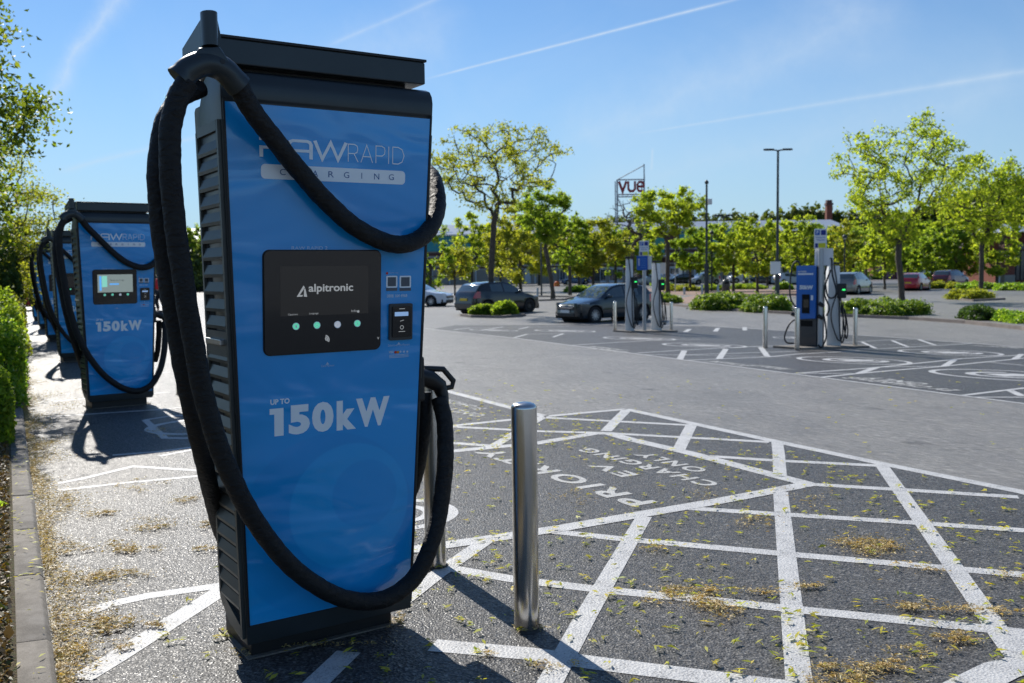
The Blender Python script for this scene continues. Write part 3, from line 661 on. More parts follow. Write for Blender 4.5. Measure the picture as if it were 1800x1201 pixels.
    for k in range(3): a_ = fp(683, 625 + k * 2.2); b_ = fp(717, 623 + k * 2.2); plate(tm, [(a_[0], a_[2]), (b_[0], a_[2]), (b_[0], a_[2] + .0022), (a_[0], a_[2] + .0022)], .0045)
    tag(obj('small_lettering', tm, M_GREYP, panel), kind='stuff')
    rd = MB(); c = fp(695.5, 619); plate(rd, [(c[0] - .003 + .0055 * math.cos(t), c[2] + .0055 * math.sin(t)) for t in np.linspace(0, 2 * PI, 13)[:-1]], .0046)
    c = fp(679.5, 480.5); obj('red_mark', rd, M_RED, panel); rd = MB(); plate(rd, [(c[0] + .005 * math.cos(t), c[2] + .005 * math.sin(t)) for t in np.linspace(0, 2 * PI, 13)[:-1]], .0046); obj('red_mark', rd, M_RED, panel)
    rd = MB(); c = fp(698.5, 619); plate(rd, [(c[0] + .0055 * math.cos(t), c[2] + .0055 * math.sin(t)) for t in np.linspace(0, 2 * PI, 13)[:-1]], .0048); obj('orange_mark', rd, M_ORANGE, panel)
    cr = MB(); x0_, x1_ = fp(682, 565)[0], fp(722, 565)[0]; zb_, zt_ = fp(684, 598)[2], fp(684, 534)[2]
    plate(cr, rr_local(x0_, x1_, zb_, zt_, .006, 3), .003, .012); rdr = obj('card_reader', cr, mat('reader_frame', (.05, .05, .052), rough=.4), T)
    c2 = MB(); plate(c2, rr_local(x0_ + .010, x1_ - .008, zb_ + .012, zt_ - .010, .005, 3), .015, .006); obj('reader_face', c2, M_BEZEL, rdr)
    c3 = MB(); plate(c3, rr_local(x0_ + .018, x1_ - .022, zb_ + .094, zb_ + .110, .001, 2), .0215); obj('reader_display', c3, M_LCD, rdr)
    c3 = MB(); xm = (x0_ + x1_) / 2; strokes2d(c3, [[(xm + .007 * math.cos(t), zb_ + .050 + .007 * math.sin(t)) for t in np.linspace(0, 2 * PI, 13)], [(xm - .008, zb_ + .074), (xm + .008, zb_ + .078)], [(xm - .012, zb_ + .122), (xm + .012, zb_ + .122)], [(xm - .014, zb_ + .034), (xm + .014, zb_ + .034)]], .0022, lambda x, z: onp(x, z, .0216)); tag(obj('reader_print', c3, M_SCRTXT, rdr), kind='stuff')
    # louvred side panels
    zsl = []
    z = .235
    while z < 1.93:
        if not (1.16 < z < 1.27): zsl.append(z)
        z += .0615
    for s_ in (-1, 1):
        pl = MB()
        def sp(y, z, o): return (s_ * (hw(z) + o), y - KL * (z - Z1), z)
        rim = [(.035, .14), (.22, .15), (.270, .22), (.270, 1.955), (.035, 1.955)]
        pl.add([sp(y, z, .0015) for y, z in rim], [(0, 1, 2, 3)]); 
        pan = obj('side_panel', pl, M_VOID, T)
        fr = MB()
        for (ya, yb, za, zb2) in ((.018, .036, .11, 1.985), (.268, .286, .22, 1.97)):
            fr.add([sp(y, z, o) for o in (0.0, .012) for y, z in ((ya, za), (yb, za), (yb, zb2), (ya, zb2))], [(0, 1, 2, 3), (7, 6, 5, 4), (0, 4, 5, 1), (1, 5, 6, 2), (2, 6, 7, 3), (3, 7, 4, 0)])
        for (za, zb2) in ((1.165, 1.255), (1.95, 1.985)):
            fr.add([sp(y, z, o) for o in (0.0, .012) for y, z in ((.03, za), (.275, za), (.275, zb2), (.03, zb2))], [(0, 1, 2, 3), (7, 6, 5, 4), (0, 4, 5, 1), (1, 5, 6, 2), (2, 6, 7, 3), (3, 7, 4, 0)])
        fr.add([sp(y, z, o) for o in (0.0, .012) for y, z in ((.030, .115), (.17, .125), (.280, .20), (.280, .24), (.030, .155))], [(0, 1, 2, 3, 4), (9, 8, 7, 6, 5), (0, 5, 6, 1), (1, 6, 7, 2), (2, 7, 8, 3), (3, 8, 9, 4), (4, 9, 5, 0)])
        obj('panel_frame', fr, M_SLAT, pan)
        sl_ = MB(); kk = (WT - WB) / (Z2 - Z1)
        sl_.add([(s_ * x, y, z) for x, y, z in ((.0105, 0, -.030), (.0105, .232, -.030), (.013, .232, -.018), (.013, 0, -.018), (.0025, 0, .016), (.0025, .232, .016))],
                [(0, 1, 2, 3), (3, 2, 5, 4), (0, 3, 4), (1, 5, 2), (0, 4, 5, 1)])
        sm = sl_.mesh('louvre_slat', M_SLAT)
        for z in zsl:
            link('louvre_slat', sm, pan, (s_ * hw(z), .036 - KL * (z - Z1), z + .012))
        lc = MB(); lc.box(*(sorted((s_ * (hw(1.2) + .008), s_ * (hw(1.2) + .028)))), .06, .24, 0, .022); lc.xf(lambda v: Vector((v.x, v.y - KL * 1.05, v.z + 1.205)))
        obj('latch', lc, mat('steel_latch', (.35, .35, .35), rough=.3, metal=1), pan, bevel=.003)
    # cable holder at the roof's front left corner
    hd = MB()
    px = lambda x, y, d: tuple(fp(x, y, d))
    hp_ = spline([px(315, 140, .16), px(335, 121, .16), px(362, 112, .155), px(392, 122, .15), px(421, 152, .14)], 5)
    hd.tube(hp_, [.045, .044] + [.041] * (len(hp_) - 4) + [.043, .044], 14)
    holder = obj('cable_holder', hd, M_BODY, T, smooth=50)
    wb = MB(); Q1 = [fp(a_, b_, .135) for a_, b_ in ((317, 128), (350, 84), (386, 82), (424, 140), (395, 128), (360, 118))]; Q2 = [fp(a_, b_, .185) for a_, b_ in ((317, 128), (350, 84), (386, 82), (424, 140), (395, 128), (360, 118))]
    n6 = 6; wb.add(Q1 + Q2, [tuple(range(6)), tuple(range(6, 12))[::-1]] + [(i, 6 + i, 6 + (i + 1) % 6, (i + 1) % 6) for i in range(6)]); wb.mesh
    obj('holder_web', wb, M_BODY, holder, bevel=.006, smooth=40)
    for sx_, sy_ in ((349, 103), (391, 109)):
        c = fp(sx_, sy_, .187); b3 = MB(); b3.tube([c, c + np.array([0, -.006, 0])], .008, 8); obj('bolt', b3, M_BLACK, holder)
    c = fp(369, 82, .155); pst = MB(); pst.tube([c, c + np.array([0, .0, .105])], .036, 14, flat=.7)
    pst.add([(c[0] + a_, c[1] + b_, c[2] + z_) for a_, b_, z_ in ((-.02, .01, -.02), (.05, .01, -.02), (.05, .25, -.02), (-.02, .25, -.02), (-.02, .01, .09), (.03, .01, .09), (.05, .25, .04), (-.02, .25, .04))], [(0, 3, 2, 1), (4, 5, 6, 7), (0, 1, 5, 4), (1, 2, 6, 5), (2, 3, 7, 6), (3, 0, 4, 7)])
    obj('holder_post', pst, M_BODY, holder, smooth=40)
    # hoses (wrinkled textile sleeves)
    def hose(P, r, seed, name='hose'):
        pts = spline([fp(x, y, d) for x, y, d in P], 16); rg = np.random.default_rng(seed); h_ = MB(); h_.tube(pts, r, 18)
        ph = rg.uniform(0, 6, 6); n_ = len(pts); V = []
        for i in range(n_):
            c_ = np.array(pts[i])
            for k in range(18):
                v = np.array(h_.v[i * 18 + k]); a_ = 2 * PI * k / 18
                f_ = 1 + .022 * math.sin(3 * a_ + i * .33 + ph[0]) + .018 * math.sin(5 * a_ - i * .9 + ph[1]) + .010 * math.sin(i * 1.7 + 2 * a_ + ph[2]) + rg.uniform(-.008, .008)
                V.append(tuple(c_ + (v - c_) * f_))
        h_.v = V; return obj(name, h_, M_HOSE, T, smooth=180)
    hose([(330, 143, .17), (312, 175, .17), (300, 225, .17), (299, 290, .17), (306, 380, .16), (320, 480, .16), (338, 590, .16), (357, 690, .15), (385, 785, .15), (422, 870, .14), (472, 950, .12), (535, 1015, .10), (605, 1052, .085), (668, 1055, .08), (722, 1023, .09), (757, 960, .08), (776, 880, .05), (783, 800, .02), (781, 740, -.03), (772, 700, -.07)], 0.034, 1)
    hose([(352, 155, -.06), (318, 172, -.02), (290, 215, .05), (277, 290, .08), (279, 370, .08), (290, 460, .07), (306, 560, .06), (324, 660, .05), (345, 755, .0), (364, 835, -.12), (378, 895, -.32), (396, 950, -.52), (430, 985, -.62)], 0.032, 2)
    hose([(418, 148, .14), (440, 190, .12), (478, 240, .085), (520, 293, .06), (563, 343, .055), (610, 388, .055), (660, 419, .055), (708, 430, .055), (745, 414, .03), (765, 382, -.03), (769, 345, -.12), (760, 312, -.24), (745, 300, -.36)], 0.034, 3)
    hose([(745, 690, -.13), (746, 740, -.12), (740, 790, -.14), (730, 840, -.18), (715, 880, -.22)], 0.031, 4)
    # plug in its socket at the right side
    pg = MB(); P = lambda x, y, d: fp(x, y, d)
    pg.tube([P(733, 660, -.10), P(752, 665, -.10), P(772, 678, -.09), P(778, 696, -.08), P(779, 714, -.065)], [.050, .055, .045, .036, .034], 12, flat=.7)
    plug = obj('plug', pg, M_BLACK, T, smooth=50)
    hl = MB(); hl.tube([P(745, 648, -.10), P(779, 649, -.09), P(797, 670, -.08), P(794, 680, -.08), P(776, 684, -.085)], .0125, 8); obj('handle', hl, M_BLACK, plug, smooth=50)
    sk = MB(); sk.box(.33, .40, .02, .16, 1.02, 1.20); sk.xf(lambda v: Vector((v.x + .0, v.y - KL * .9, v.z - .08))); obj('socket', sk, M_BLACK, T, bevel=.01)
    return T
CH1 = make_charger()
# the other five stations of the row
SPOTS = [(-4.3697, 10.528, .6276, 'second blue charging station, behind the nearest one, its lit screen showing a pale page'),
         (-7.5075, 16.504, .5858, 'third blue charging station of the row, half hidden by the second'),
         (-10.386, 21.946, .5858, 'fourth blue charging station of the row, only its left edge and hoses showing'),
         (-13.24, 27.32, .5858, 'fifth blue charging station of the row, a thin blue sliver with black hoses'),
         (-16.10, 32.70, .5858, 'farthest blue charging station of the row, in front of the red car')]
for i, (x, y, yw, lab) in enumerate(SPOTS):
    skip = ('screen_lettering', 'display') if i == 0 else ('screen_lettering', 'small_lettering', 'louvre_slat', 'latch', 'button_print', 'bolt', 'red_mark', 'orange_mark', 'asset_lettering', 'reader_print', 'pill_lettering', 'sticker_print')
    c = copy_tree(CH1, skip=skip); c.location = (x, y, 0); c.rotation_euler = (0, 0, yw); c['label'] = lab
    if i == 0:
        unit = [k for k in c.children if k.name.startswith('screen_unit')][0]
        a, b = fp(484, 470), fp(649, 470); z0, z1_ = fp(493, 561)[2], fp(490, 466)[2]
        d = MB(); plate(d, [(a[0], z0), (b[0], z0), (b[0], z1_), (a[0], z1_)], .0135); obj('display', d, M_LIT, unit)
        w = b[0] - a[0]; h = z1_ - z0
        def R_(mb, x0, x1, y0, y1, dd=.0140): plate(mb, [(a[0] + w * x0, z0 + h * y0), (a[0] + w * x1, z0 + h * y0), (a[0] + w * x1, z0 + h * y1), (a[0] + w * x0, z0 + h * y1)], dd)
        d = MB(); R_(d, .05, .11, .1, .92); R_(d, .34, .6, .42, .50); obj('display_text_bar', d, mat('screen_blue', (.05, .2, .6), emit=((.1, .35, .7), .5)), unit)
        d = MB(); R_(d, .12, .27, .3, .92); obj('display_picture', d, mat('screen_green', (.1, .4, .3), emit=((.2, .5, .4), .5)), unit)
        d = MB(); V, F = text_verts('Ladevorgang'); V, F = text_verts('Ready to charge'); d.add([onp(a[0] + w * (.36 + .4 * x), z0 + h * (.62 + .1 * y), .014) for x, y in V], F); obj('display_lettering', d, mat('screen_dark', (.05, .08, .08), rough=.5), unit)
    else:
        for k in c.children:
            if k.name.startswith('side_panel'):
                sb = MB(); s_ = 1 if sum(v.co.x for v in k.data.vertices) > 0 else -1
                z = .235
                while z < 1.93:
                    if not (1.16 < z < 1.27): sb.add([(s_ * (hw(z) + o), y - KL * (z - Z1), zz) for o, y, zz in ((.012, .036, z - .012), (.012, .268, z - .012), (.003, .268, z + .028), (.003, .036, z + .028))], [(0, 1, 2, 3)])
                    z += .0615
                tag(obj('louvre_slats', sb, M_SLAT, k), kind='stuff')

# ------------------------------------------------------------------ bollards
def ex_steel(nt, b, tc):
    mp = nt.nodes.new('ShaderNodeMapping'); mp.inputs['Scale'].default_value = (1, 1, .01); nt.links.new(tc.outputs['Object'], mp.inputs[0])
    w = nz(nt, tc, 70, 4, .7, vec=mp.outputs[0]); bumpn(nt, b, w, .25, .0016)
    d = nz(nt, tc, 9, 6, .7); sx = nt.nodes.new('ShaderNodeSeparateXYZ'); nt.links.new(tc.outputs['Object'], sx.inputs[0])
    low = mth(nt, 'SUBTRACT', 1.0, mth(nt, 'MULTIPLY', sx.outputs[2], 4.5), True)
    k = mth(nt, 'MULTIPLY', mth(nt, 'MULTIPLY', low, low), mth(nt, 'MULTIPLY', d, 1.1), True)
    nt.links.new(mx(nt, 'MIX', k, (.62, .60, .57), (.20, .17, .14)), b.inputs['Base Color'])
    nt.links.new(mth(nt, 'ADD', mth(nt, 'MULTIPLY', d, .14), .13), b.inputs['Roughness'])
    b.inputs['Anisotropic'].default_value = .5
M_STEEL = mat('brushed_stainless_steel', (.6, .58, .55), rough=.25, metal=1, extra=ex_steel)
M_FOOT = mat('sealant_ring', (.05, .05, .05), rough=.8)
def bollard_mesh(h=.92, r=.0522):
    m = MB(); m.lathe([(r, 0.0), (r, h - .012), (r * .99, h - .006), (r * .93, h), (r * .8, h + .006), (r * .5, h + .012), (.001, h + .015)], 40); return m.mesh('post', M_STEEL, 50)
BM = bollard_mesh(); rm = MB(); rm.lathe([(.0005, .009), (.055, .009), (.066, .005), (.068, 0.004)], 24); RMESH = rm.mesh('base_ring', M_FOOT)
def bollard(px, py, lab, h=None, mesh=None):
    p = G(px, py); t = thing('bollard', lab, 'bollard', p, 0, 'stainless steel bollards guarding the chargers')
    o = link('post', BM, t); 
    if h: o.scale = (1, 1, h / .92)
    link('base_ring', RMESH, t)
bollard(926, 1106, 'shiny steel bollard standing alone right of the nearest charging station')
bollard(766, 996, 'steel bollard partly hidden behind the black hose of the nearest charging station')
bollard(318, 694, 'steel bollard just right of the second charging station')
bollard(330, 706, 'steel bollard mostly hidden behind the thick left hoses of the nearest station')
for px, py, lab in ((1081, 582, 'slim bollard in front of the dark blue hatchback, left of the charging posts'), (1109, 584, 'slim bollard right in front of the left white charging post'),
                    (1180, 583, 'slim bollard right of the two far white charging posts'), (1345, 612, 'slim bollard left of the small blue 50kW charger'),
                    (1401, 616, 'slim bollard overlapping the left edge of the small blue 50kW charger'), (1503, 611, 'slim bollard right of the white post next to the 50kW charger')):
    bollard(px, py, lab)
# ------------------------------------------------------------------ far charging posts, 50 kW unit, signs
M_POST = mat('pale_grey_paint', (.74, .74, .72), rough=.45, noise=(2, .08))
M_SIGNW = mat('sign_white', (.72, .73, .74), rough=.5); M_SIGNB = mat('sign_blue', (.01, .10, .42), rough=.45); M_SIGNY = mat('sign_yellow', (.62, .60, .02), rough=.5)
M_SIGNN = mat('sign_navy', (.01, .03, .22), rough=.5); M_POLE = mat('galvanised_pole', (.42, .43, .44), rough=.45, metal=.6); M_LED = mat('green_led', (.02, .5, .1), emit=((.05, 1, .2), .7))
M_DGREY = mat('dark_grey_paint', (.045, .05, .055), rough=.4, coat=.3); M_CABLE = mat('charging_cable', (.012, .012, .014), rough=.5)
VDIR = lambda p: math.atan2(-p[0], p[1])                  # yaw that turns a thing's front towards where we stand
def panel_text(parent, s, x0, x1, z0, z1_, y, m, bold=.02, name='lettering'):
    V, F = text_verts(s, bold); t = MB(); t.add([(x0 + (x1 - x0) * a, y, z0 + (z1_ - z0) * b) for a, b in V], F); return tag(obj(name, t, m, parent), kind='stuff')
def ac_post(px, py, ytop, lab, w=.36, cable=1, turn=0.0):
    p = G(px, py); h = HT(p, ytop); t = thing('charging_post', lab, 'charging post', p, VDIR(p) + turn, 'white charging posts of the far bays')
    b = MB(); b.prism([(-w / 2, 0), (w / 2, 0), (w * .36, h - .02), (-w * .38, h)], -.11, .11, 'Y'); body = obj('body', b, M_POST, t, bevel=.015, smooth=40)
    b = MB(); b.box(-w * .36 - .03, -w * .36 + .10, -.14, .14, h, h + .07); b.box(-.06, w * .36 + .02, -.12, .12, h + .02, h + .06); obj('top_cap', b, M_BLACK, t, bevel=.01)
    b = MB(); b.box(w * .18, w * .18 + .20, -.17, -.05, h * .60, h * .60 + .34); u = obj('socket_unit', b, M_BLACK, t, bevel=.02)
    b = MB(); b.box(w * .18 + .10, w * .18 + .17, -.176, -.17, h * .60 + .18, h * .60 + .21); obj('status_light', b, M_LED, u)
    for k in range(2):
        o = .1 * k; b = MB(); b.tube(spline([(w * .3 + o * .3, -.16, h * .60), (w * .28 + o, -.2, h * .3), (w * .45 + o, -.2, .12 + o), (w * .75 + o * .5, -.15, h * .22), (w * .72, -.1, h * .45), (w * .5, -.12, h * .46)], 6), .016, 6); obj('cable', b, M_CABLE, t, smooth=60)
    b = MB(); b.tube(spline([(-.02, -.14, h), (.03, -.2, h * .7), (-.1, -.2, h * .4), (.05, -.2, .22), (w * .5, -.2, .3), (w * .55, -.16, h * .55)], 6), .016, 6); obj('cable', b, M_CABLE, t, smooth=60)
    b = MB(); b.box(w / 2 - .005, w / 2 + .03, -.05, .05, h * .42, h * .5); obj('plug_holder', b, M_BLACK, t)
    return t
ac_post(1107, 584, 455, 'left white charging post of the far pair, between bollard and blue sign pole', .28)
ac_post(1154, 583, 462, 'right white charging post of the far pair, cables coiled on its right', .34)
ac_post(1463, 611, 466, 'white charging post just right of the small blue 50kW charger', .34, turn=.3)
def sign_pole(px, py, boards, lab, ytop):
    p = G(px, py); t = thing('sign_post', lab, 'sign', p, VDIR(p)); mpp = MPP(p); H0 = HT(p, ytop)
    b = MB(); b.tube([(0, 0, 0), (0, 0, H0)], .055, 12); obj('pole', b, M_POLE, t, smooth=50)
    for (x0, y0, x1, y1, kind) in boards:
        z0, z1_ = HT(p, y1), HT(p, y0); X0, X1 = (x0 - px) * mpp, (x1 - px) * mpp; b = MB(); yy = -.075 if kind != 'back' else .075
        b.box(X0, X1, yy - .012, yy, z0, z1_); W, Hh = X1 - X0, z1_ - z0
        bd = obj('sign_board', b, M_SIGNB if kind == 'blue' else M_SIGNW, t, bevel=.004)
        def patch(a0, b0, a1, b1, m, nm):
            q = MB(); q.box(X0 + W * a0, X0 + W * a1, yy - .017, yy - .0125, z0 + Hh * b0, z0 + Hh * b1); return obj(nm, q, m, bd)
        if kind == 'park':
            patch(.08, .68, .44, .93, M_SIGNB, 'parking_symbol'); patch(.54, .68, .92, .93, M_SIGNN, 'camera_symbol'); panel_text(bd, 'P', X0 + W * .18, X0 + W * .34, z0 + Hh * .72, z0 + Hh * .9, yy - .018, M_SIGNW)
            panel_text(bd, 'Charging Only', X0 + W * .12, X0 + W * .9, z0 + Hh * .52, z0 + Hh * .6, yy - .014, M_SIGNB); panel_text(bd, 'Private Land', X0 + W * .2, X0 + W * .8, z0 + Hh * .40, z0 + Hh * .47, yy - .014, M_SIGNB)
            patch(.34, .03, .9, .27, M_SIGNY, 'yellow_notice'); patch(.08, .04, .30, .26, M_SIGNN, 'round_symbol')
        if kind == 'blue':
            for k in range(5): patch(.34, .18 + .15 * k, .86, .20 + .15 * k, mat('sign_pale_blue', (.12, .32, .62), rough=.5), 'text_line')
            for k in range(4): patch(.14, .32 + .13 * k, .26, .42 + .13 * k, M_SIGNW, 'symbol')
    return t
sign_pole(1133, 584, [(1124.5, 423.5, 1141, 450, 'park'), (1120, 450, 1139, 475, 'blue'), (1139.5, 450, 1146, 474, 'back')], 'tall pole with a blue board under a white parking sign, between the two white posts', 424)
sign_pole(1441, 614, [(1430, 402.5, 1451, 437, 'park'), (1431, 437, 1462, 467, 'back')], 'tall pole with white parking sign and yellow notice, behind the 50kW charger', 403)
# 50 kW charger
p = G(1419, 613); t = thing('charging_station', 'small blue charger marked 50kW with a dark grey lower half, among slim bollards', 'charging station', p, VDIR(p) - .42)
h = HT(p, 468); mpp = MPP(p); w = .42
b = MB(); b.box(-w / 2, w / 2, 0, .42, 0, h); obj('cabinet', b, M_DGREY, t, bevel=.012, smooth=40)
b = MB(); b.prism([(-w / 2 - .03, h * .355), (w / 2 + .0, h * .37), (w / 2 + .0, h + .01), (-w / 2 - .03, h + .01)], -.075, -.002, 'Y'); dr = obj('blue_door', b, mat('blue_painted_door', (.004, .12, .45), rough=.35, coat=.5), t, bevel=.008)
b = MB(); b.box(-.16, .12, -.004, .01, h * .27, h * .34); obj('vent', b, M_VOID, t)
b = MB(); b.box(-.10, .08, -.082, -.076, h * .43, h * .66); obj('screen_recess', b, M_VOID, dr)
b = MB(); b.box(-.06, .06, -.088, -.083, h * .5, h * .6); obj('display', b, M_DARKSCR, dr)
b = MB(); b.box(-.20, .16, -.079, -.076, h * .895, h * .915); obj('logo_bar', b, M_SIGNW, dr)
panel_text(dr, 'RAWRAPID', -.20, 0, h * .925, h * .945, -.078, M_SIGNW); panel_text(dr, '50kW', -.16, .16, h * .72, h * .77, -.078, M_SIGNW, .06)
b = MB(); b.box(.11, .16, -.079, -.076, h * .59, h * .65); obj('sticker', b, M_SIGNW, dr)
def cab(P, r=.019, par=t): b = MB(); b.tube(spline(P, 7), r, 7); return obj('cable', b, M_CABLE, par, smooth=60)
cab([(-.24, .2, h * .93), (-.3, .15, h * 1.06), (-.42, .1, h * 1.0), (-.45, .05, h * .75), (-.40, .0, h * .6), (-.3, .1, h * .48)])
cab([(-.3, .1, h * .36), (-.42, .0, h * .3), (-.52, -.05, h * .15), (-.45, -.1, h * .07), (-.28, -.05, h * .06)])
cab([(.3, .2, h * .9), (.38, .2, h * 1.05), (.46, .2, h * 1.08), (.50, .15, h * .9), (.62, .1, h * .7), (.55, .1, h * .62), (.42, .1, h * .64), (.32, .2, h * .8)])
cab([(.33, .1, h * .42), (.42, .0, h * .3), (.46, -.05, h * .15), (.38, -.1, h * .03), (.30, -.1, .1)]); cab([(.46, .15, h * .95), (.34, .1, h * .7), (.46, .1, h * .5), (.40, .1, h * .4)])
for x_, z_ in ((-.32, .40), (.30, .38), (.32, .53)):
    b = MB(); b.tube([(x_ - .05, 0, h * z_ + .04), (x_ + .06, .0, h * z_ - .02)], [.05, .035], 10); obj('plug', b, M_BLACK, t, smooth=50)
for (a_, b_) in ((1104, 1166), (1396, 1490)):
    P_ = un_px([(a_, 584 if a_ < 1200 else 613), (b_, 583 if a_ < 1200 else 610)]); q = MB(); A_, B_ = np.array(P_[0]), np.array(P_[1]); d_ = (B_ - A_) / np.linalg.norm(B_ - A_); e_ = np.array([-d_[1], d_[0]])
    C_ = [W2(*(A_ - d_ * .3 - e_ * .35)), W2(*(B_ + d_ * .2 - e_ * .35)), W2(*(B_ + d_ * .2 + e_ * .45)), W2(*(A_ - d_ * .3 + e_ * .45))]
    q.add([tuple(c + np.array([0, 0, -.05])) for c in C_] + [tuple(c + np.array([0, 0, .05])) for c in C_], [(0, 1, 2, 3), (4, 5, 6, 7), (0, 1, 5, 4), (1, 2, 6, 5), (2, 3, 7, 6), (3, 0, 4, 7)])
    tag(obj('concrete_plinth', q, M_PAD), 'low concrete base under the far charging posts', kind='structure')

# ------------------------------------------------------------------ kerbs and islands in the far car park
def kerb_line(L, w=.16, h=.11):
    P = [G(*p_) for p_ in L]; q = MB(); n_ = len(P); Lf = []; Rt = []
    for i in range(n_):
        d_ = P[min(i + 1, n_ - 1)][:2] - P[max(i - 1, 0)][:2]; d_ /= np.linalg.norm(d_); e_ = np.array([-d_[1], d_[0]]); Lf.append(P[i][:2] + e_ * w / 2); Rt.append(P[i][:2] - e_ * w / 2)
    for i in range(n_ - 1):
        k_ = max(1, int(np.linalg.norm(P[i + 1] - P[i]) / 1.5))
        for j in range(k_):
            a_, b_ = j / k_, (j + 1) / k_; c_ = [Lf[i] + (Lf[i + 1] - Lf[i]) * a_, Lf[i] + (Lf[i + 1] - Lf[i]) * b_, Rt[i] + (Rt[i + 1] - Rt[i]) * b_, Rt[i] + (Rt[i + 1] - Rt[i]) * a_]
            q.add([(x_, y_, gz(x_, y_) - .05) for x_, y_ in c_] + [(x_, y_, gz(x_, y_) + h) for x_, y_ in c_], [(4, 5, 6, 7), (0, 1, 5, 4), (1, 2, 6, 5), (2, 3, 7, 6), (3, 0, 4, 7)])
    return q
M_KERB2 = mat('far_kerb_concrete', (.2, .17, .15), rough=.85, noise=(2, .25))
for L_, lab in (([(1150, 534), (1215, 541), (1300, 547.5), (1400, 553), (1480, 557), (1600, 562), (1700, 569), (1800, 580), (1900, 594)], 'kerb in front of the far hedges'), ([(812, 556), (830, 558.5), (880, 559.5), (922, 556)], 'kerb of the tree planter in front of the black hatchback'),
                ([(880, 532), (990, 528), (1010, 523), (870, 521)], 'kerb of the island beyond the dark hatchbacks'), ([(1270, 520), (1330, 522), (1400, 519)], 'kerb of the tree island behind the hedge'), ([(1690, 528), (1710, 530), (1765, 527)], 'kerb of the small bed at the right')):
    tag(obj('kerb', kerb_line(L_), M_KERB2), lab, kind='structure')

# ------------------------------------------------------------------ foliage
def leaf_mat(name, cols, trans=.5, rough=.55):
    m = bpy.data.materials.new(name); m.use_nodes = True; nt = m.node_tree; N = nt.nodes; L = nt.links; b = N['Principled BSDF']
    g = N.new('ShaderNodeNewGeometry'); c = ramp(nt, g.outputs['Random Per Island'], [(i / max(1, len(cols) - 1), k) for i, k in enumerate(cols)])
    L.new(c, b.inputs['Base Color']); b.inputs['Roughness'].default_value = rough; b.inputs['Specular IOR Level'].default_value = .35
    t = N.new('ShaderNodeBsdfTranslucent'); s = N.new('ShaderNodeVectorMath'); s.operation = 'MULTIPLY'; L.new(c, s.inputs[0]); s.inputs[1].default_value = (3.0, 2.6, .9); L.new(s.outputs[0], t.inputs[0])
    x = N.new('ShaderNodeMixShader'); x.inputs[0].default_value = trans; L.new(b.outputs[0], x.inputs[1]); L.new(t.outputs[0], x.inputs[2]); L.new(x.outputs[0], N['Material Output'].inputs[0]); return m
LM = {'lowhedge': leaf_mat('low_hedge_leaves', [(.035, .09, .01), (.075, .15, .016), (.15, .24, .03), (.22, .31, .06)], .35, .45),
      'edge': leaf_mat('edge_tree_leaves', [(.045, .085, .014), (.085, .14, .02), (.15, .20, .03), (.06, .10, .018)], .5),
      'litter_dark': leaf_mat('dead_verge_leaves', [(.06, .04, .018), (.13, .085, .035), (.20, .14, .06), (.05, .07, .02)], .15),
      'lime': leaf_mat('lime_leaves', [(.10, .17, .02), (.19, .27, .035), (.27, .34, .06), (.15, .24, .025)], .6),
      'green': leaf_mat('fresh_green_leaves', [(.08, .15, .02), (.13, .22, .03), (.20, .28, .045), (.10, .18, .025)], .6),
      'yellow': leaf_mat('yellow_green_leaves', [(.15, .20, .03), (.22, .27, .04), (.29, .31, .055), (.14, .20, .03)]),
      'olive': leaf_mat('olive_leaves', [(.11, .16, .022), (.17, .21, .03), (.22, .25, .045), (.13, .18, .025)], .55),
      'dark': leaf_mat('dark_shrub_leaves', [(.018, .045, .012), (.04, .09, .018), (.07, .13, .025)], .3),
      'hedge': leaf_mat('bright_hedge_leaves', [(.05, .13, .012), (.11, .23, .02), (.20, .34, .035), (.30, .40, .10)], .45, .4),
      'wood': leaf_mat('far_wood_leaves', [(.045, .075, .02), (.08, .12, .028), (.12, .16, .035)], .3)}
def ex_bark(nt, b, tc):
    mp = nt.nodes.new('ShaderNodeMapping'); mp.inputs['Scale'].default_value = (1, 1, .25); nt.links.new(tc.outputs['Object'], mp.inputs[0])
    f = nz(nt, tc, 22, 5, .7, vec=mp.outputs[0]); nt.links.new(ramp(nt, f, [(.3, (.03, .024, .018)), (.55, (.085, .07, .055)), (.75, (.15, .13, .11))]), b.inputs['Base Color'])
    b.inputs['Roughness'].default_value = .9; bumpn(nt, b, f, .7, .03)
M_BARK = mat('tree_bark', (.1, .08, .06), extra=ex_bark)
def leaf_quads(C, size, rg, up=.3):
    n = len(C); a = rg.normal(size=(n, 3)); a /= np.linalg.norm(a, axis=1)[:, None]; nn_ = rg.normal(size=(n, 3)); nn_[:, 2] += up * 2
    b = np.cross(a, nn_); b /= np.maximum(np.linalg.norm(b, axis=1), 1e-6)[:, None]; s = (size * rg.uniform(.55, 1.3, n))[:, None]
    k = np.cross(a, b) * s * .22
    V = np.stack([C - a * s * .5, C + b * s * .27 + k, C + a * s * .5, C - b * s * .27 + k], 1).reshape(-1, 3)
    return V, np.arange(4 * n).reshape(n, 4)
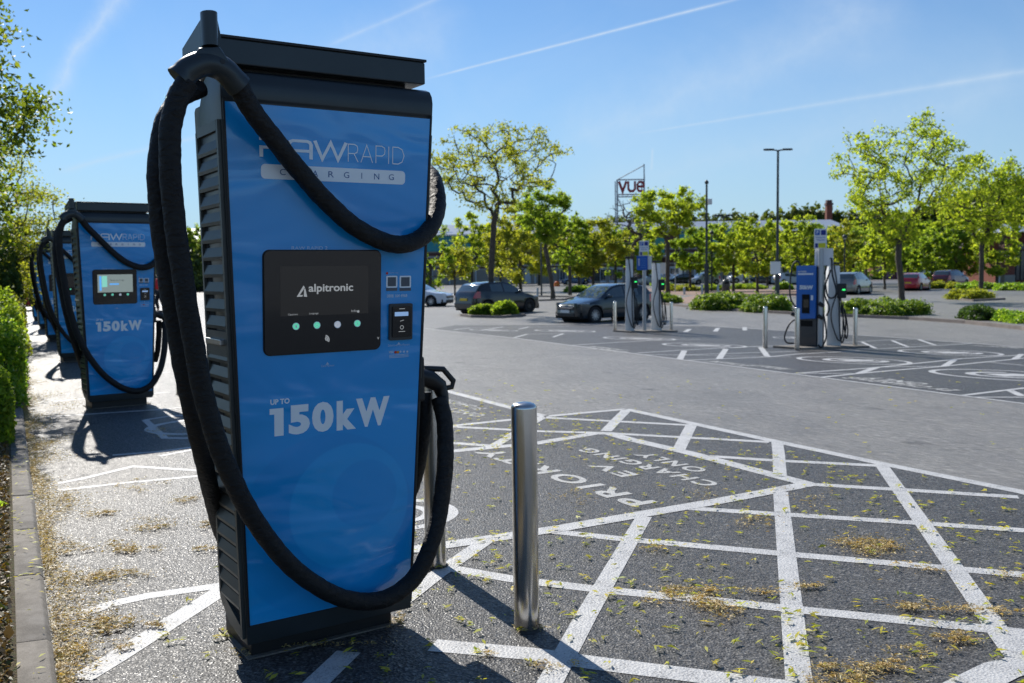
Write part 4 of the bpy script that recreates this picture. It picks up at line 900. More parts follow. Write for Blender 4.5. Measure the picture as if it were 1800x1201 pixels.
def tree_mesh(seed, H_, trunk_h, rw, leafsize, nleaf, ntips=90, shape='round', trunk_r=.13, lean=0, bare=0.0, clump=.34, low=.0):
    """branching skeleton that grows to scattered tips, and leaf clumps round the tips"""
    rg = np.random.default_rng(seed); nodes = [np.array([0, 0, 0.])]; par = [-1]
    k = 7
    for i in range(1, k + 1): nodes.append(np.array([lean * trunk_h * (i / k) ** 1.5 + rg.normal() * .015, rg.normal() * .015, trunk_h * i / k])); par.append(i - 1)
    fork = nodes[-1]; ch = H_ - trunk_h; tips = []
    while len(tips) < ntips:
        v = rg.uniform(-1, 1, 3); r = np.linalg.norm(v)
        if r > 1 or r < .30: continue
        if shape == 'vase':
            z = (v[2] + 1) / 2; rad = rw * (.25 + .85 * math.sin(min(1, z * 1.1) * PI * .62)); pt = np.array([v[0] * rad, v[1] * rad, trunk_h + ch * (.08 + .92 * z)])
        else:
            z = (v[2] + 1) / 2; pt = np.array([v[0] * rw, v[1] * rw, trunk_h - ch * low + (ch * (1 + low)) * z])
        pt[:2] += fork[:2] * (1 + .3 * z); tips.append(pt)
    tips.sort(key=lambda q: np.linalg.norm(q - fork)); tipn = []
    for q in tips:
        A = np.array(nodes[k - 1:]); d = np.linalg.norm(A - q, axis=1); pen = np.where(A[:, 2] > q[2] - .1, 2.2 * (A[:, 2] - q[2]), 0); hz = np.linalg.norm(A[:, :2], axis=1) * .25
        j = int(np.argmin(d + pen + hz)) + k - 1; a = nodes[j]; st = max(2, int(d[j - k + 1] / .45)); last = j
        for s_ in range(1, st + 1):
            t_ = s_ / st; m_ = a + (q - a) * t_; m_[2] += -.10 * math.sin(t_ * PI) * d[j - k + 1] * (1 if rg.random() < .6 else -.5)
            m_ = m_ + rg.normal(size=3) * .035 * (1 if s_ < st else 0); nodes.append(m_); par.append(last); last = len(nodes) - 1
        tipn.append(last)
    n = len(nodes); load = np.zeros(n)
    for q in tipn: load[q] += 1
    for i in range(n - 1, 0, -1): load[par[i]] += load[i]
    R = .009 + (trunk_r - .009) * (load / load[0]) ** .55; 
    kids = {}
    for i in range(1, n): kids.setdefault(par[i], []).append(i)
    mb = MB(); stack = [(0, None)]
    while stack:
        s0, pr_ = stack.pop(); ch_ = [pr_] if pr_ is not None else []; cur = s0; ch_.append(cur)
        while cur in kids:
            ks = sorted(kids[cur], key=lambda i: -load[i])
            for o in ks[1:]: stack.append((o, cur))
            cur = ks[0]; ch_.append(cur)
        if len(ch_) > 1:
            rr = [float(min(R[c_], R[ch_[1]]) if i == 0 and pr_ is not None else R[c_]) for i, c_ in enumerate(ch_)]
            if s0 == 0: rr[0] *= 1.35
            mb.tube([nodes[c_] for c_ in ch_], rr, 9 if s0 == 0 else (6 if R[s0] > .03 else 4), cap=False)
    tm = mb.mesh('trunk', M_BARK, 60)
    Cn = [nodes[q] for q in tipn if rg.random() > bare]
    extra = [nodes[i] for i in range(k + 3, n) if load[i] <= 2 and rg.random() > max(bare, .45)]
    Cn = np.array(Cn + extra); w = rg.uniform(.4, 1.6, len(Cn)); w /= w.sum(); idx = rg.choice(len(Cn), nleaf, p=w)
    off = rg.normal(size=(nleaf, 3)) * clump * rg.uniform(.35, 1.0, (nleaf, 1)); off[:, 2] *= .75
    V, Qd = leaf_quads(Cn[idx] + off, leafsize, rg)
    return tm, V, Qd
def put_tree(lab, base, tm, cmesh, rz=0, sc=1, group=None, name='tree', zs_=None):
    t = thing(name, lab, 'tree', base, rz, group); s = (sc, sc, zs_ or sc); t.scale = s
    link('trunk', tm, t); link('crown', cmesh, t); return t
def tree_at(px, py, ytop, halfw, trunk_top, leaf, lab, seed, nleaf=7000, ntips=90, shape='round', lp=5.0, tr=None, group=None, lean=0, bare=0, low=.0, clump=None, base=None):
    p = G(px, py) if base is None else base; mp_ = MPP(p); H_ = HT(p, ytop); th = HT(p, trunk_top) if trunk_top else H_ * .3; rw = halfw * mp_
    tm, V, Qd = tree_mesh(seed, H_ * .97, th, rw * .9, lp * mp_, nleaf, ntips, shape, tr or max(.07, H_ * .018), lean, bare, clump or max(.2, rw * .09), low)
    t = thing('tree', lab, 'tree', p, 0, group); link('trunk', tm, t)
    if nleaf: link('crown', fast('crown', V, Qd, LM[leaf]), t)
    return t
tree_at(862, 551, 203, 150, 392, 'olive', 'tall spreading tree with sparse olive leaves, rising from the planter by the black hatchback', 11, 6800, 230, 'vase', 5.2, .14, bare=.3, clump=.24, lean=.05)
tree_at(1585, 530, 188, 136, 455, 'lime', 'big broad tree behind the low hedge, right of the grey people carrier', 23, 9500, 230, 'vase', 6.0, .17, low=.05, clump=.30, lean=-.09)
tree_at(1724, 517, 262, 92, 440, 'lime', 'broad tree with yellow green crown in the small bed at the right', 31, 8500, 170, 'vase', 5.6, .16, low=.15, clump=.32)
tree_at(1830, 512, 300, 80, 430, 'lime', 'tree cut by the right edge of the view, in front of the brick building', 33, 8000, 90, 'round', 5)
BG = 'young trees in rows across the far car park'
for (px, py, yt, hwd, tt, leaf, lab, seed, nl, shp, ln_) in [
    (800, 520, 428, 30, 478, 'yellow', 'small yellow green tree between the white car and the black hatchback', 41, 2600, 'round', 0),
    (757, 522, 330, 42, 470, 'green', 'tree half hidden behind the nearest charging station', 42, 3500, 'round', 0),
    (915, 513, 352, 62, 460, 'yellow', 'yellowish bushy tree just right of the tall planter tree', 43, 9500, 'round', 0),
    (972, 527, 322, 56, 440, 'green', 'tall bright green tree leaning left, behind the gap between the dark hatchbacks', 44, 7500, 'vase', -.14),
    (1002, 519, 366, 38, 450, 'green', 'slim green tree right of the leaning tree', 45, 4500, 'round', 0),
    (1043, 513, 382, 66, 462, 'olive', 'broad olive green tree above the roof of the dark blue hatchback', 46, 9500, 'round', 0),
    (1174, 516, 322, 60, 432, 'lime', 'tall bright tree to the right of the blue sign board', 47, 8500, 'vase', 0),
    (1213, 512, 395, 36, 462, 'green', 'smaller tree between the blue sign board tree and the camera post', 48, 4500, 'round', 0),
    (1289, 512, 384, 36, 462, 'lime', 'tree right of the camera post, behind the litter bin', 49, 5000, 'round', 0),
    (1331, 516, 380, 40, 462, 'lime', 'tree just left of the tall twin lamp post', 50, 5500, 'round', 0),
    (1349, 507, 392, 26, 464, 'yellow', 'thin tree directly behind the tall twin lamp post', 51, 3000, 'round', 0),
    (1409, 512, 378, 42, 460, 'lime', 'dense tree right of the twin lamp post, above the 50kW charger', 52, 6500, 'round', 0),
    (1478, 505, 385, 32, 458, 'yellow', 'brownish tree right behind the white parking sign', 53, 3500, 'round', 0),
    (1522, 503, 390, 36, 462, 'green', 'tree behind the grey people carrier', 54, 4500, 'round', 0),
    (1555, 509, 398, 38, 466, 'lime', 'slim tree between the grey people carrier and the red hatchback', 55, 5000, 'round', 0),
    (1638, 500, 392, 42, 468, 'green', 'deep green tree behind the red hatchback', 56, 6500, 'round', 0),
    (1672, 498, 372, 44, 462, 'lime', 'pale green tree behind the maroon car', 57, 6000, 'round', 0),
    (1752, 500, 380, 40, 460, 'lime', 'tree between the right hand broad tree and the brick pillar', 58, 5500, 'round', 0),
    (343, 512, 392, 24, 460, 'green', 'tree seen in the gap between the first two charging stations', 59, 3500, 'round', 0),
    (1596, 498, 375, 50, 455, 'green', 'leafy tree behind the trunk of the big broad tree', 60, 6500, 'round', 0),
    (830, 503, 372, 40, 462, 'lime', 'farther tree seen just left of the planter tree trunk', 62, 4200, 'round', 0), (880, 502, 382, 42, 464, 'yellow', 'farther tree just right of the planter tree trunk', 63, 4200, 'round', 0),
    (948, 502, 372, 40, 462, 'lime', 'farther tree behind the round headed lamp', 64, 4200, 'round', 0), (1082, 501, 386, 38, 462, 'green', 'farther tree left of the blue sign board', 65, 4200, 'round', 0),
    (1138, 501, 380, 36, 460, 'lime', 'farther tree behind the blue sign board', 66, 4200, 'round', 0), (1252, 502, 384, 38, 462, 'green', 'farther tree behind the camera post', 67, 4200, 'round', 0),
    (1308, 500, 390, 34, 462, 'green', 'farther tree behind the white van', 68, 3600, 'round', 0), (1378, 500, 384, 36, 462, 'lime', 'farther tree just right of the twin lamp post', 69, 4200, 'round', 0),
    (1445, 500, 382, 40, 462, 'green', 'farther tree left of the white parking sign', 70, 4200, 'round', 0), (1500, 499, 386, 40, 462, 'lime', 'farther tree right of the white parking sign', 71, 4200, 'round', 0),
    (1690, 498, 392, 44, 466, 'green', 'farther tree left of the right hand broad tree', 72, 4200, 'round', 0), (1018, 501, 388, 40, 464, 'lime', 'farther tree behind the orange cone', 73, 4200, 'round', 0)]:
    tree_at(px, py, yt - 4, hwd * 1.12, tt - 4, leaf, lab, seed, int(nl * 1.25), 84, shp, 5.0, group=BG, lean=ln_, low=.38, clump=None)
tree_at(1112, 508, 338, 50, 445, 'olive', 'bare leafless tree in front of the red cinema sign', 61, 0, 150, 'vase', 4, .2)

def bush_mesh(dx, dy, dz, n, size, seed, leaf, lump=.34, core=True, name='leaves'):
    rg = np.random.default_rng(seed); v = rg.normal(size=(n, 3)); v /= np.linalg.norm(v, axis=1)[:, None]; v[:, 2] = np.abs(v[:, 2])
    sq = lambda a: np.sign(a) * np.abs(a) ** .78; P = sq(v) * np.array([dx, dy, dz])
    f = 1 + lump * (np.sin(P[:, 0] * 3.1 + seed) * np.cos(P[:, 1] * 3.7 + seed * 2) * .6 + np.sin(P[:, 0] * 7.3) * np.sin(P[:, 1] * 6.1 + P[:, 2] * 8) * .4)
    P *= (f * (1.02 - rg.exponential(.10, n) + rg.exponential(.03, n)))[:, None]; P[:, 2] = np.maximum(P[:, 2], .02)
    V, Qd = leaf_quads(P, size, rg, .6); return fast(name, V, Qd, LM[leaf])
M_CORE = mat('dark_leaf_backing', (.02, .022, .01), rough=.95)  # dark filler added inside bushes and beneath the woodland leaves
def bush(lab, base, dx, dy, dz, n, size, seed, leaf, cat='shrub', name='shrub', rz=0, group=None):
    t = thing(name, lab, cat, base, rz, group); link('leaves', bush_mesh(dx, dy, dz, n, size, seed, leaf), t)
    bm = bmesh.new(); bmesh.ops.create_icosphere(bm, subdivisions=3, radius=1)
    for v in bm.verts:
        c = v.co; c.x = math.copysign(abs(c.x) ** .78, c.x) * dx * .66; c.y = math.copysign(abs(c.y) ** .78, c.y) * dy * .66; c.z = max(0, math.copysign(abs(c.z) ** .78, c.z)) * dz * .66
    me = bpy.data.meshes.new('dark_core'); bm.to_mesh(me); bm.free(); me.materials.append(M_CORE); link('dark_core', me, t); return t  # solid dark core, added to block the view through the leaves
def bush_px(x0, x1, ytop, ybot, lab, seed, leaf='lowhedge', depth=1.4, n=5000, lp=4.5, cat='hedge', name='hedge'):
    a, b = G(x0, ybot), G(x1, ybot); c = (a + b) / 2; mp_ = MPP(c); d = max(.5, depth); ang = math.atan2(b[1] - a[1], b[0] - a[0])
    c = c + np.array([0, d * .8, 0]); return bush(lab, c, np.linalg.norm(b - a) / 2, d, max(.25, HT(c, ytop) * .9), n, lp * mp_, seed, leaf, cat, name, ang)
bush_px(1232, 1330, 516, 546, 'low bright hedge right of the far bollards, its left half', 71, n=9000, depth=1.6)
bush_px(1318, 1402, 519, 549, 'low bright hedge ending behind the 50kW charger', 72, n=8000, depth=1.5)
bush_px(1480, 1652, 527, 555, 'long low hedge at the foot of the big broad tree', 73, n=14000, depth=1.6)
bush_px(1155, 1196, 517, 534, 'small hedge behind the right white charging post', 74, n=3500)
bush_px(826, 868, 534, 556, 'left shrub in the planter of the tall spreading tree', 75, 'green', .7, 4500, 5, 'shrub', 'shrub')
bush_px(862, 909, 531, 557, 'right shrub in the planter of the tall spreading tree', 76, 'green', .7, 5000, 5, 'shrub', 'shrub')
bush_px(1714, 1776, 538, 563, 'dark spiky shrub beside the kerb at the right', 77, 'dark', 1.3, 6000, 5, 'shrub', 'shrub')
bush_px(1779, 1830, 547, 568, 'bright shrub cut by the right edge of the view', 78, 'hedge', 1.2, 4500, 5, 'shrub', 'shrub')
bush_px(1684, 1762, 509, 527, 'bed of greyish ground plants round the right broad tree', 79, 'olive', 1.6, 6000, 4, 'shrub', 'shrub')
bush_px(1703, 1762, 496, 509, 'low clipped hedge behind the right broad tree', 80, 'hedge', 1.6, 4500, 4)
bush_px(1768, 1840, 498, 511, 'low clipped hedge at the right edge before the brick building', 81, 'hedge', 1.6, 4500, 4)
for i, (x0, x1, yt, yb, lf, lab) in enumerate([(1000, 1032, 503, 514, 'hedge', 'small flower bed by the orange traffic cone'), (1034, 1075, 502, 512, 'green', 'low planting behind the roof of the dark blue hatchback'), (1176, 1230, 501, 512, 'olive', 'low planting behind the small posts'),
        (1236, 1275, 501, 511, 'green', 'low planting behind the camera post'), (1290, 1345, 499, 509, 'green', 'low planting in front of the white van'), (1370, 1395, 497, 510, 'hedge', 'small clipped hedge left of the 50kW charger'),
        (1640, 1668, 495, 508, 'olive', 'small bed before the maroon car'), (1672, 1695, 497, 508, 'olive', 'small bed right of the maroon car tail'), (1500, 1545, 485, 492, 'dark', 'dark hedge in front of the purple shop'), (1155, 1175, 490, 503, 'hedge', 'clump behind the white charging posts')]):
    bush_px(x0, x1, yt, yb, lab, 90 + i, lf, 1.2, 2500, 4, 'hedge', 'hedge')

# left verge planting
def vp(u, off, z=.1): p = RD * u + ND * (kerb_n(u) - off); return np.array([p[0], p[1], z])
def vbush(px, py, ytop, hwpx, dy, n, sz, leaf, lab, seed):
    p = G(px, py); p[2] = .06; bush(lab, p, hwpx * MPP(p), dy, HT(p, ytop), n, sz, seed, leaf, rz=YAW * .9)
vbush(-12, 790, 650, 28, .5, 8000, .055, 'green', 'low bright green hedge plant nearest on the left verge', 120)
vbush(-8, 712, 560, 48, .9, 11000, .06, 'hedge', 'bright sunlit hedge plant behind the nearest one, level with the second charging station', 121)
vbush(-2, 668, 520, 38, 1.3, 10000, .065, 'green', 'duller hedge plant just before the dark rounded evergreen', 122)
vbush(6, 628, 528, 38, 1.2, 6000, .07, 'olive', 'dull olive shrub of the left verge', 123)
vbush(3, 606, 441, 36, .8, 12000, .07, 'dark', 'dark rounded evergreen shrub at the left edge', 124)
vbush(-70, 590, 430, 60, 1.5, 8000, .09, 'olive', 'broad shrub at the far left behind the evergreen', 125)
for i in range(34):
    u_ = random.uniform(3.0, 9.2); off = random.uniform(.2, .75) + (.1 if u_ < 6 else 0); s_ = random.uniform(.05, .13)
    bush('small low weed on the soil behind the near left kerb stones', vp(u_, off, .10), s_, s_, s_ * .9, 70, .035, 200 + i, 'green', 'plant', 'weed', 0, 'weeds on the verge soil')
# big trees on the left verge
bt = lambda u_, off: vp(u_, off, .1)
p = np.array([-8.55, 12.6, .1]); tm, V, Qd = tree_mesh(301, 5.9, 1.3, 2.2, .085, 42000, 170, 'round', .10, low=.05, clump=.27)
put_tree('leafy tree at the left edge with bright sunlit leaves, overhanging the hedge', p, tm, fast('crown', V, Qd, LM['edge']))
p = np.array([-12.2, 22, .1]); tm, V, Qd = tree_mesh(302, 4.9, 1.3, 1.75, .075, 17000, 170, 'round', .09, low=.35, bare=.05, clump=.24)
put_tree('brownish half bare tree at the left, behind the bright leafy one', p, tm, fast('crown', V, Qd, LM['olive']))
p = bt(33, 4.5); tm, V, Qd = tree_mesh(303, 6.5, 1.5, 3.0, .13, 9000, 90, 'round', .15, low=.3)
put_tree('darker green tree far down the verge beyond the last charging station', p, tm, fast('crown', V, Qd, LM['olive']))

# ------------------------------------------------------------------ distant wooded hill
def woods(lab, pts, n, size, seed, leaf='wood', thick=14):
    rg = np.random.default_rng(seed); V = []
    q = MB(); row = []
    for (px, yt, D) in pts:
        v = cray(px, yt); f = D / v[1]; row.append((v[0] * f, D, CH + v[2] * f))
    for (x, y, z) in row: q.v += [(x, y, z - 2.0), (x, y + 40, z * .7 - 2), (x, y - thick, -.6)]
    for i in range(len(row) - 1): a = 3 * i; b_ = a + 3; q.f += [(a, b_, b_ + 1, a + 1), (a + 2, b_ + 2, b_, a)]; q.m += [0, 0]
    P = []; xs = np.array([r_[0] for r_ in row])
    t_ = rg.uniform(0, len(row) - 1, n); i0 = np.minimum(t_.astype(int), len(row) - 2); f = (t_ - i0)[:, None]; R_ = np.array(row); top = R_[i0] * (1 - f) + R_[i0 + 1] * f
    k = rg.uniform(0, 1, n) ** 1.3; bump = 1.5 * np.sin(t_ * 9.1) * np.sin(t_ * 23.7 + 1) + .8 * np.sin(t_ * 61)
    C = top.copy(); C[:, 2] = (top[:, 2] + bump) * (1 - k) + k * .2; C[:, 1] = top[:, 1] - thick * k - rg.uniform(0, 3, n); C += rg.normal(size=(n, 3)) * .4
    v1, q1 = leaf_quads(C, size, rg); t = thing('woodland', lab, 'woodland', (0, 0, 0)); t['kind'] = 'stuff'
    for nm, me in (('woodland_leaves', fast('woodland_leaves', v1, q1, LM[leaf])), ('woodland_floor', q.mesh('woodland_floor', M_CORE))): o = link(nm, me, t); o['kind'] = 'stuff'
woods('wooded hill rising behind the brick building on the right', [(1560, 402, 230), (1610, 380, 230), (1650, 368, 230), (1700, 350, 230), (1750, 336, 230), (1800, 322, 230), (1900, 300, 230), (2050, 280, 230)], 26000, 1.5, 401)
woods('low line of distant trees above the shop roofs', [(1060, 392, 260), (1130, 388, 260), (1200, 386, 260), (1270, 384, 260), (1330, 386, 260), (1390, 376, 260), (1430, 372, 260), (1480, 382, 260), (1540, 380, 260), (1600, 388, 260)], 16000, 1.5, 402)
woods('trees beyond the car park on the far left', [(-200, 380, 90), (0, 430, 90), (60, 448, 90), (130, 455, 90), (330, 450, 130), (380, 440, 130)], 9000, .6, 403, thick=6)

# ------------------------------------------------------------------ buildings
def ex_brick(nt, b, tc):
    br = nt.nodes.new('ShaderNodeTexBrick'); br.inputs['Scale'].default_value = 3; mp = nt.nodes.new('ShaderNodeMapping'); mp.inputs['Rotation'].default_value = (PI / 2, 0, 0); nt.links.new(tc.outputs['Object'], mp.inputs[0]); nt.links.new(mp.outputs[0], br.inputs[0])
    br.inputs['Color1'].default_value = (.17, .045, .03, 1); br.inputs['Color2'].default_value = (.22, .065, .04, 1); br.inputs['Mortar'].default_value = (.2, .15, .12, 1); br.inputs['Mortar Size'].default_value = .01
    nt.links.new(br.outputs[0], b.inputs['Base Color']); b.inputs['Roughness'].default_value = .85
M_BRICK = mat('red_brick', (.2, .06, .04), extra=ex_brick); M_BROWN = mat('brown_cladding', (.12, .06, .05), rough=.8, noise=(.3, .15)); M_BUFF = mat('buff_blockwork', (.30, .28, .25), rough=.85, noise=(.8, .1))
M_STRIPE = mat('pale_stripe', (.40, .36, .33), rough=.8); M_TEAL = mat('teal_cladding', (.02, .25, .30), rough=.45, noise=(.2, .08)); M_ROOFM = mat('grey_metal_roof', (.35, .37, .40), rough=.35, metal=.3, noise=(.4, .1))
M_DOOR = mat('white_door_frame', (.55, .62, .68), rough=.5); M_GLASSD = mat('dark_shop_glass', (.02, .035, .045), rough=.08, coat=.5); M_PURP = mat('purple_fascia', (.28, .01, .20), rough=.5); M_NAVY = mat('navy_fascia', (.02, .03, .08), rough=.5)
base = G(1000, 497.5); D0 = base[1]; Z0 = base[2]; MP = D0 / CF
X_ = lambda px: (px - 900) * MP; Zp = lambda py, px=1100: HT(np.array([X_(px), D0, Z0]), py)
t = thing('retail_building', 'long low shop building with grey base, brown striped wall, teal panels, metal roof', 'building', (0, D0, Z0))
def wallbox(nm, x0, x1, z0, z1_, y0, y1, m, par=None): b = MB(); b.box(X_(x0), X_(x1), y0, y1, z0, z1_); return obj(nm, b, m, par if par is not None else t)
zb, zs1, zs2, zt = Zp(472), Zp(465), Zp(450), Zp(418)
wallbox('base_wall', 250, 1500, 0, zb, 0, 20, M_BUFF)
for k in range(26): wallbox('wall_joint', 262 + k * 48, 263.2 + k * 48, 0, zb, -.03, .0, mat('joint_grey', (.15, .14, .13), rough=.9))
wallbox('brick_wall', 250, 1500, zb, zt, .12, 20, M_BROWN)
for z_ in (zb, Zp(466), Zp(455), Zp(449), Zp(440)): wallbox('stripe', 250, 1500, z_ + .02, z_ + .32, 0.02, .12, M_STRIPE)
wallbox('parapet', 250, 1500, zt, Zp(410), .1, 20, M_BROWN)
wallbox('teal_panel', 700, 830, Zp(438), Zp(408), -.4, .05, M_TEAL); wallbox('teal_panel', 1195, 1290, Zp(434), Zp(404), -.4, .05, M_TEAL); wallbox('teal_panel', 420, 620, Zp(438), Zp(408), -.4, .05, M_TEAL)
wallbox('teal_panel', 1110, 1165, Zp(446), Zp(420), -2.4, .05, mat('teal_green_cladding', (.04, .25, .20), rough=.5))
b = MB(); zr0, zr1 = Zp(410), Zp(385); b.add([(X_(230), -1, zr0), (X_(1500), -1, zr0), (X_(1500), 12, zr1), (X_(230), 12, zr1), (X_(230), 30, zr0), (X_(1500), 30, zr0)], [(0, 1, 2, 3), (3, 2, 5, 4), (0, 3, 4), (1, 5, 2), (0, 4, 5, 1)]); obj('roof', b, M_ROOFM, t)
for k in range(42): wallbox('roof_rib', 240 + k * 30, 240.8 + k * 30, zr0 + .02, zr0 + .35, -1.06, -1.0, M_STRIPE)
for x0 in (924, 985, 998, 1011, 1056, 1072, 1086, 1100, 1166, 1178, 1295, 1360, 1385):
    d = wallbox('door', x0, x0 + 10.5, 0, Zp(470), -.12, -.01, M_DOOR)
    for k in (0, 1): wallbox('pane', x0 + 1 + k * 4.6, x0 + 4.9 + k * 4.6, .35, Zp(473.5), -.16, -.125, M_GLASSD if x0 not in (924, 1295, 1360) else M_DOOR, d)
wallbox('shop_window', 1022, 1056, .3, Zp(471), -.1, -.01, M_GLASSD); wallbox('shop_window', 1112, 1164, .3, Zp(455), -.1, -.01, M_GLASSD); wallbox('red_fascia', 1098, 1112, Zp(474), Zp(468), -.3, -.02, M_RED)
for x0 in (762, 792, 838, 916, 941, 969, 1109, 1168, 1202, 1219): wallbox('column', x0, x0 + 1.6, 0, zb + .2, -1.2, -1.0, M_DOOR)
wallbox('canopy', 1050, 1220, Zp(452), Zp(450), -3.5, .1, M_DOOR)
t2 = thing('retail_building', 'row of shops with purple and navy fascias behind the grey people carrier', 'building', (0, D0 - 12, Z0)); t_ = t; t = t2
wallbox('wall', 1488, 1770, 0, Zp(440, 1600), 0, 15, M_BRICK)
for x0, x1, m_ in ((1492, 1522, M_PURP), (1524, 1558, M_PURP), (1562, 1604, M_PURP), (1608, 1650, M_NAVY), (1654, 1700, M_NAVY), (1704, 1764, M_BROWN)):
    wallbox('fascia', x0, x1, Zp(470, 1600), Zp(460, 1600), -.5, -.01, m_); sh = wallbox('shop_front', x0 + 1, x1 - 1, .05, Zp(471, 1600), -.1, -.01, M_GLASSD)
    for k in range(4): wallbox('mullion', x0 + 2 + (x1 - x0 - 5) * k / 3, x0 + 2.8 + (x1 - x0 - 5) * k / 3, .05, Zp(471, 1600), -.18, -.105, M_DOOR if m_ != M_PURP else M_PURP, sh)
b = MB(); z0_, z1_ = Zp(440, 1600), Zp(424, 1600); b.add([(X_(1480), -1.5, z0_), (X_(1780), -1.5, z0_), (X_(1765), 7, z1_), (X_(1495), 7, z1_), (X_(1480), 16, z0_), (X_(1780), 16, z0_)], [(0, 1, 2, 3), (3, 2, 5, 4), (0, 3, 4), (1, 5, 2), (0, 4, 5, 1)]); obj('roof', b, mat('brown_tile_roof', (.10, .07, .06), rough=.85, noise=(1, .2)), t2)
# chimney
p = np.array([X_(1456), D0 + 60, Z0]); p[0] = (1456 - 900) / CF * p[1]; t = thing('chimney', 'brick chimney standing above the trees behind the big broad tree', 'chimney', p); hh = HT(p, 352)
b = MB(); b.box(-.65, .65, -.65, .65, 0, hh - 1.2); obj('stack', b, M_BRICK, t); b = MB(); b.box(-.8, .8, -.8, .8, hh - 1.2, hh - .7); b.box(-.6, .6, -.6, .6, hh - .7, hh); obj('cap', b, M_BROWN, t)
# brick building at the right edge
p = G(1766, 498); mp_ = MPP(p); t = thing('brick_building', 'red brick building with stone bands and dark canopy at the right edge', 'building', p); h_ = HT(p, 402)
b = MB(); b.box(0, 17 * mp_, 0, 1.6, .9, h_ * .93); obj('pillar', b, M_BRICK, t); b = MB(); b.box(-.05, 17 * mp_ + .05, -.05, 1.65, 0, .9); obj('stone_base', b, M_BUFF, t)
for z_ in (h_ * .50, h_ * .56): b = MB(); b.box(-.06, 17 * mp_ + .06, -.06, 1.6, z_, z_ + .22); obj('stone_band', b, M_STRIPE, t)
b = MB(); b.box(18 * mp_, 120 * mp_, 1.2, 12, 0, h_ * .93); obj('wall', b, M_BRICK, t); b = MB(); b.box(16 * mp_, 110 * mp_, -.6, 1.3, h_ * .62, h_ * .72); obj('canopy', b, M_DGREY, t)
b = MB(); b.box(20 * mp_, 60 * mp_, 1.1, 1.19, .3, h_ * .6); wn = obj('window', b, M_GLASSD, t)
for k in range(5): b = MB(); b.box((20 + 8 * k) * mp_, (20.8 + 8 * k) * mp_, .98, 1.09, .3, h_ * .6); obj('frame', b, M_DGREY, wn)
b = MB(); b.add([(-.8, -1, h_ * .93), (120 * mp_, -1, h_ * .93), (120 * mp_, 6, h_ * 1.15), (2.5, 6, h_ * 1.15), (-.8, 13, h_ * .93), (120 * mp_, 13, h_ * .93)], [(0, 1, 2, 3), (3, 2, 5, 4), (0, 3, 4), (1, 5, 2), (0, 4, 5, 1)]); obj('roof', b, M_ROOFM, t)
b = MB(); b.lathe([(.001, 0), (.12, .03), (.12, .1), (.001, .13)], 10, (8 * mp_, -.12, h_ * .80), 'Y'); obj('wall_lamp', b, M_SIGNW, t)
# rooftop cinema sign
D1 = D0 + 8; mp1 = D1 / CF; p = np.array([(1110 - 900) * mp1, D1, Z0]); t = thing('roof_sign', 'red letters reading vue on a steel frame above the shop roof', 'sign', p)
M_SIGNR = mat('red_sign_letters', (.30, .02, .025), rough=.45); M_FRAME = mat('steel_frame', (.25, .27, .30), rough=.5, metal=.4)
zA, zB, zC, zD, zE = HT(p, 395), HT(p, 346), HT(p, 316), HT(p, 289), HT(p, 338)
b = MB(); xl, xr = -23 * mp1, 24 * mp1
for x_ in (xl, xr): b.tube([(x_, 0, zA), (x_, 0, zC)], .14, 6); b.tube([(x_, 3, zA), (x_, 3, zC)], .1, 6)
for z_ in (zC, zB, zE - .4): b.tube([(xl, 0, z_), (xr, 0, z_)], .11, 6)
b.tube([(xr, 0, zC), (xr, 0, zD)], .10, 6); b.tube([(xl, 0, zC), (xr, 0, zD - .2)], .08, 6); b.tube([(xr, 0, zD), (xr + 3.5 * mp1, 2, zC)], .08, 6); b.tube([(xl, 0, zB), (0, 2, zA)], .09, 6); b.tube([(xr, 0, zB), (0, 2, zA)], .09, 6)
for k in range(6): b.tube([(xl + (xr - xl) * k / 6, 0, zB), (xl + (xr - xl) * (k + .5) / 6, 0, zE - .4)], .05, 5)
obj('frame', b, M_FRAME, t)
def sletter(P, w, x0, wd, nm):
    q = MB(); hgt = HT(p, 319) - zE
    for off in (-.5, -.1): strokes2d(q, P, w, lambda x, y: (x0 + wd * x, off, zE + hgt * y))
    n_ = len(q.v) // 2
    return obj(nm, q, M_SIGNR, t)
lw = 14.5 * mp1; x0 = xl + .2
sletter([[(.05, 1), (.5, .05), (.95, 1)]], .26, x0, lw, 'letter_v'); sletter([[(.1, 1), (.1, .3), (.3, .08), (.7, .08), (.9, .3), (.9, 1)]], .23, x0 + lw * 1.08, lw, 'letter_u')
sletter([[(.12, .5), (.88, .5), (.88, .72), (.7, .92), (.3, .92), (.12, .7), (.12, .3), (.3, .08), (.85, .08)]], .21, x0 + lw * 2.16, lw, 'letter_e')

# ------------------------------------------------------------------ lamp posts, camera post, small street furniture
M_LAMP = mat('dark_lamp_paint', (.04, .05, .055), rough=.5)
p = G(1366, 523); h = HT(p, 265); mp_ = MPP(p); t = thing('lamp_post', 'tall twin headed lamp post with a small white notice, left of the 50kW charger', 'lamp post', p, 0)
b = MB(); b.tube([(0, 0, 0), (0, 0, h * .26)], .16, 12); b.tube([(0, 0, h * .26), (0, 0, h)], [.095, .075], 12); obj('pole', b, M_LAMP, t, smooth=50)
for s_ in (-1, 1):
    b = MB(); b.tube([(0, 0, h), (s_ * .35, 0, h + .06)], .05, 8); b.prism([(s_ * .3, -.14), (s_ * .85, -.17), (s_ * 1.0, 0), (s_ * .85, .17), (s_ * .3, .14)], h + .02, h + .13, 'Z'); hd_ = obj('lamp_head', b, M_LAMP, t, bevel=.02)
b = MB(); b.box(-.52, .18, -.19, -.17, HT(p, 482), HT(p, 460)); obj('notice', b, M_SIGNW, t)
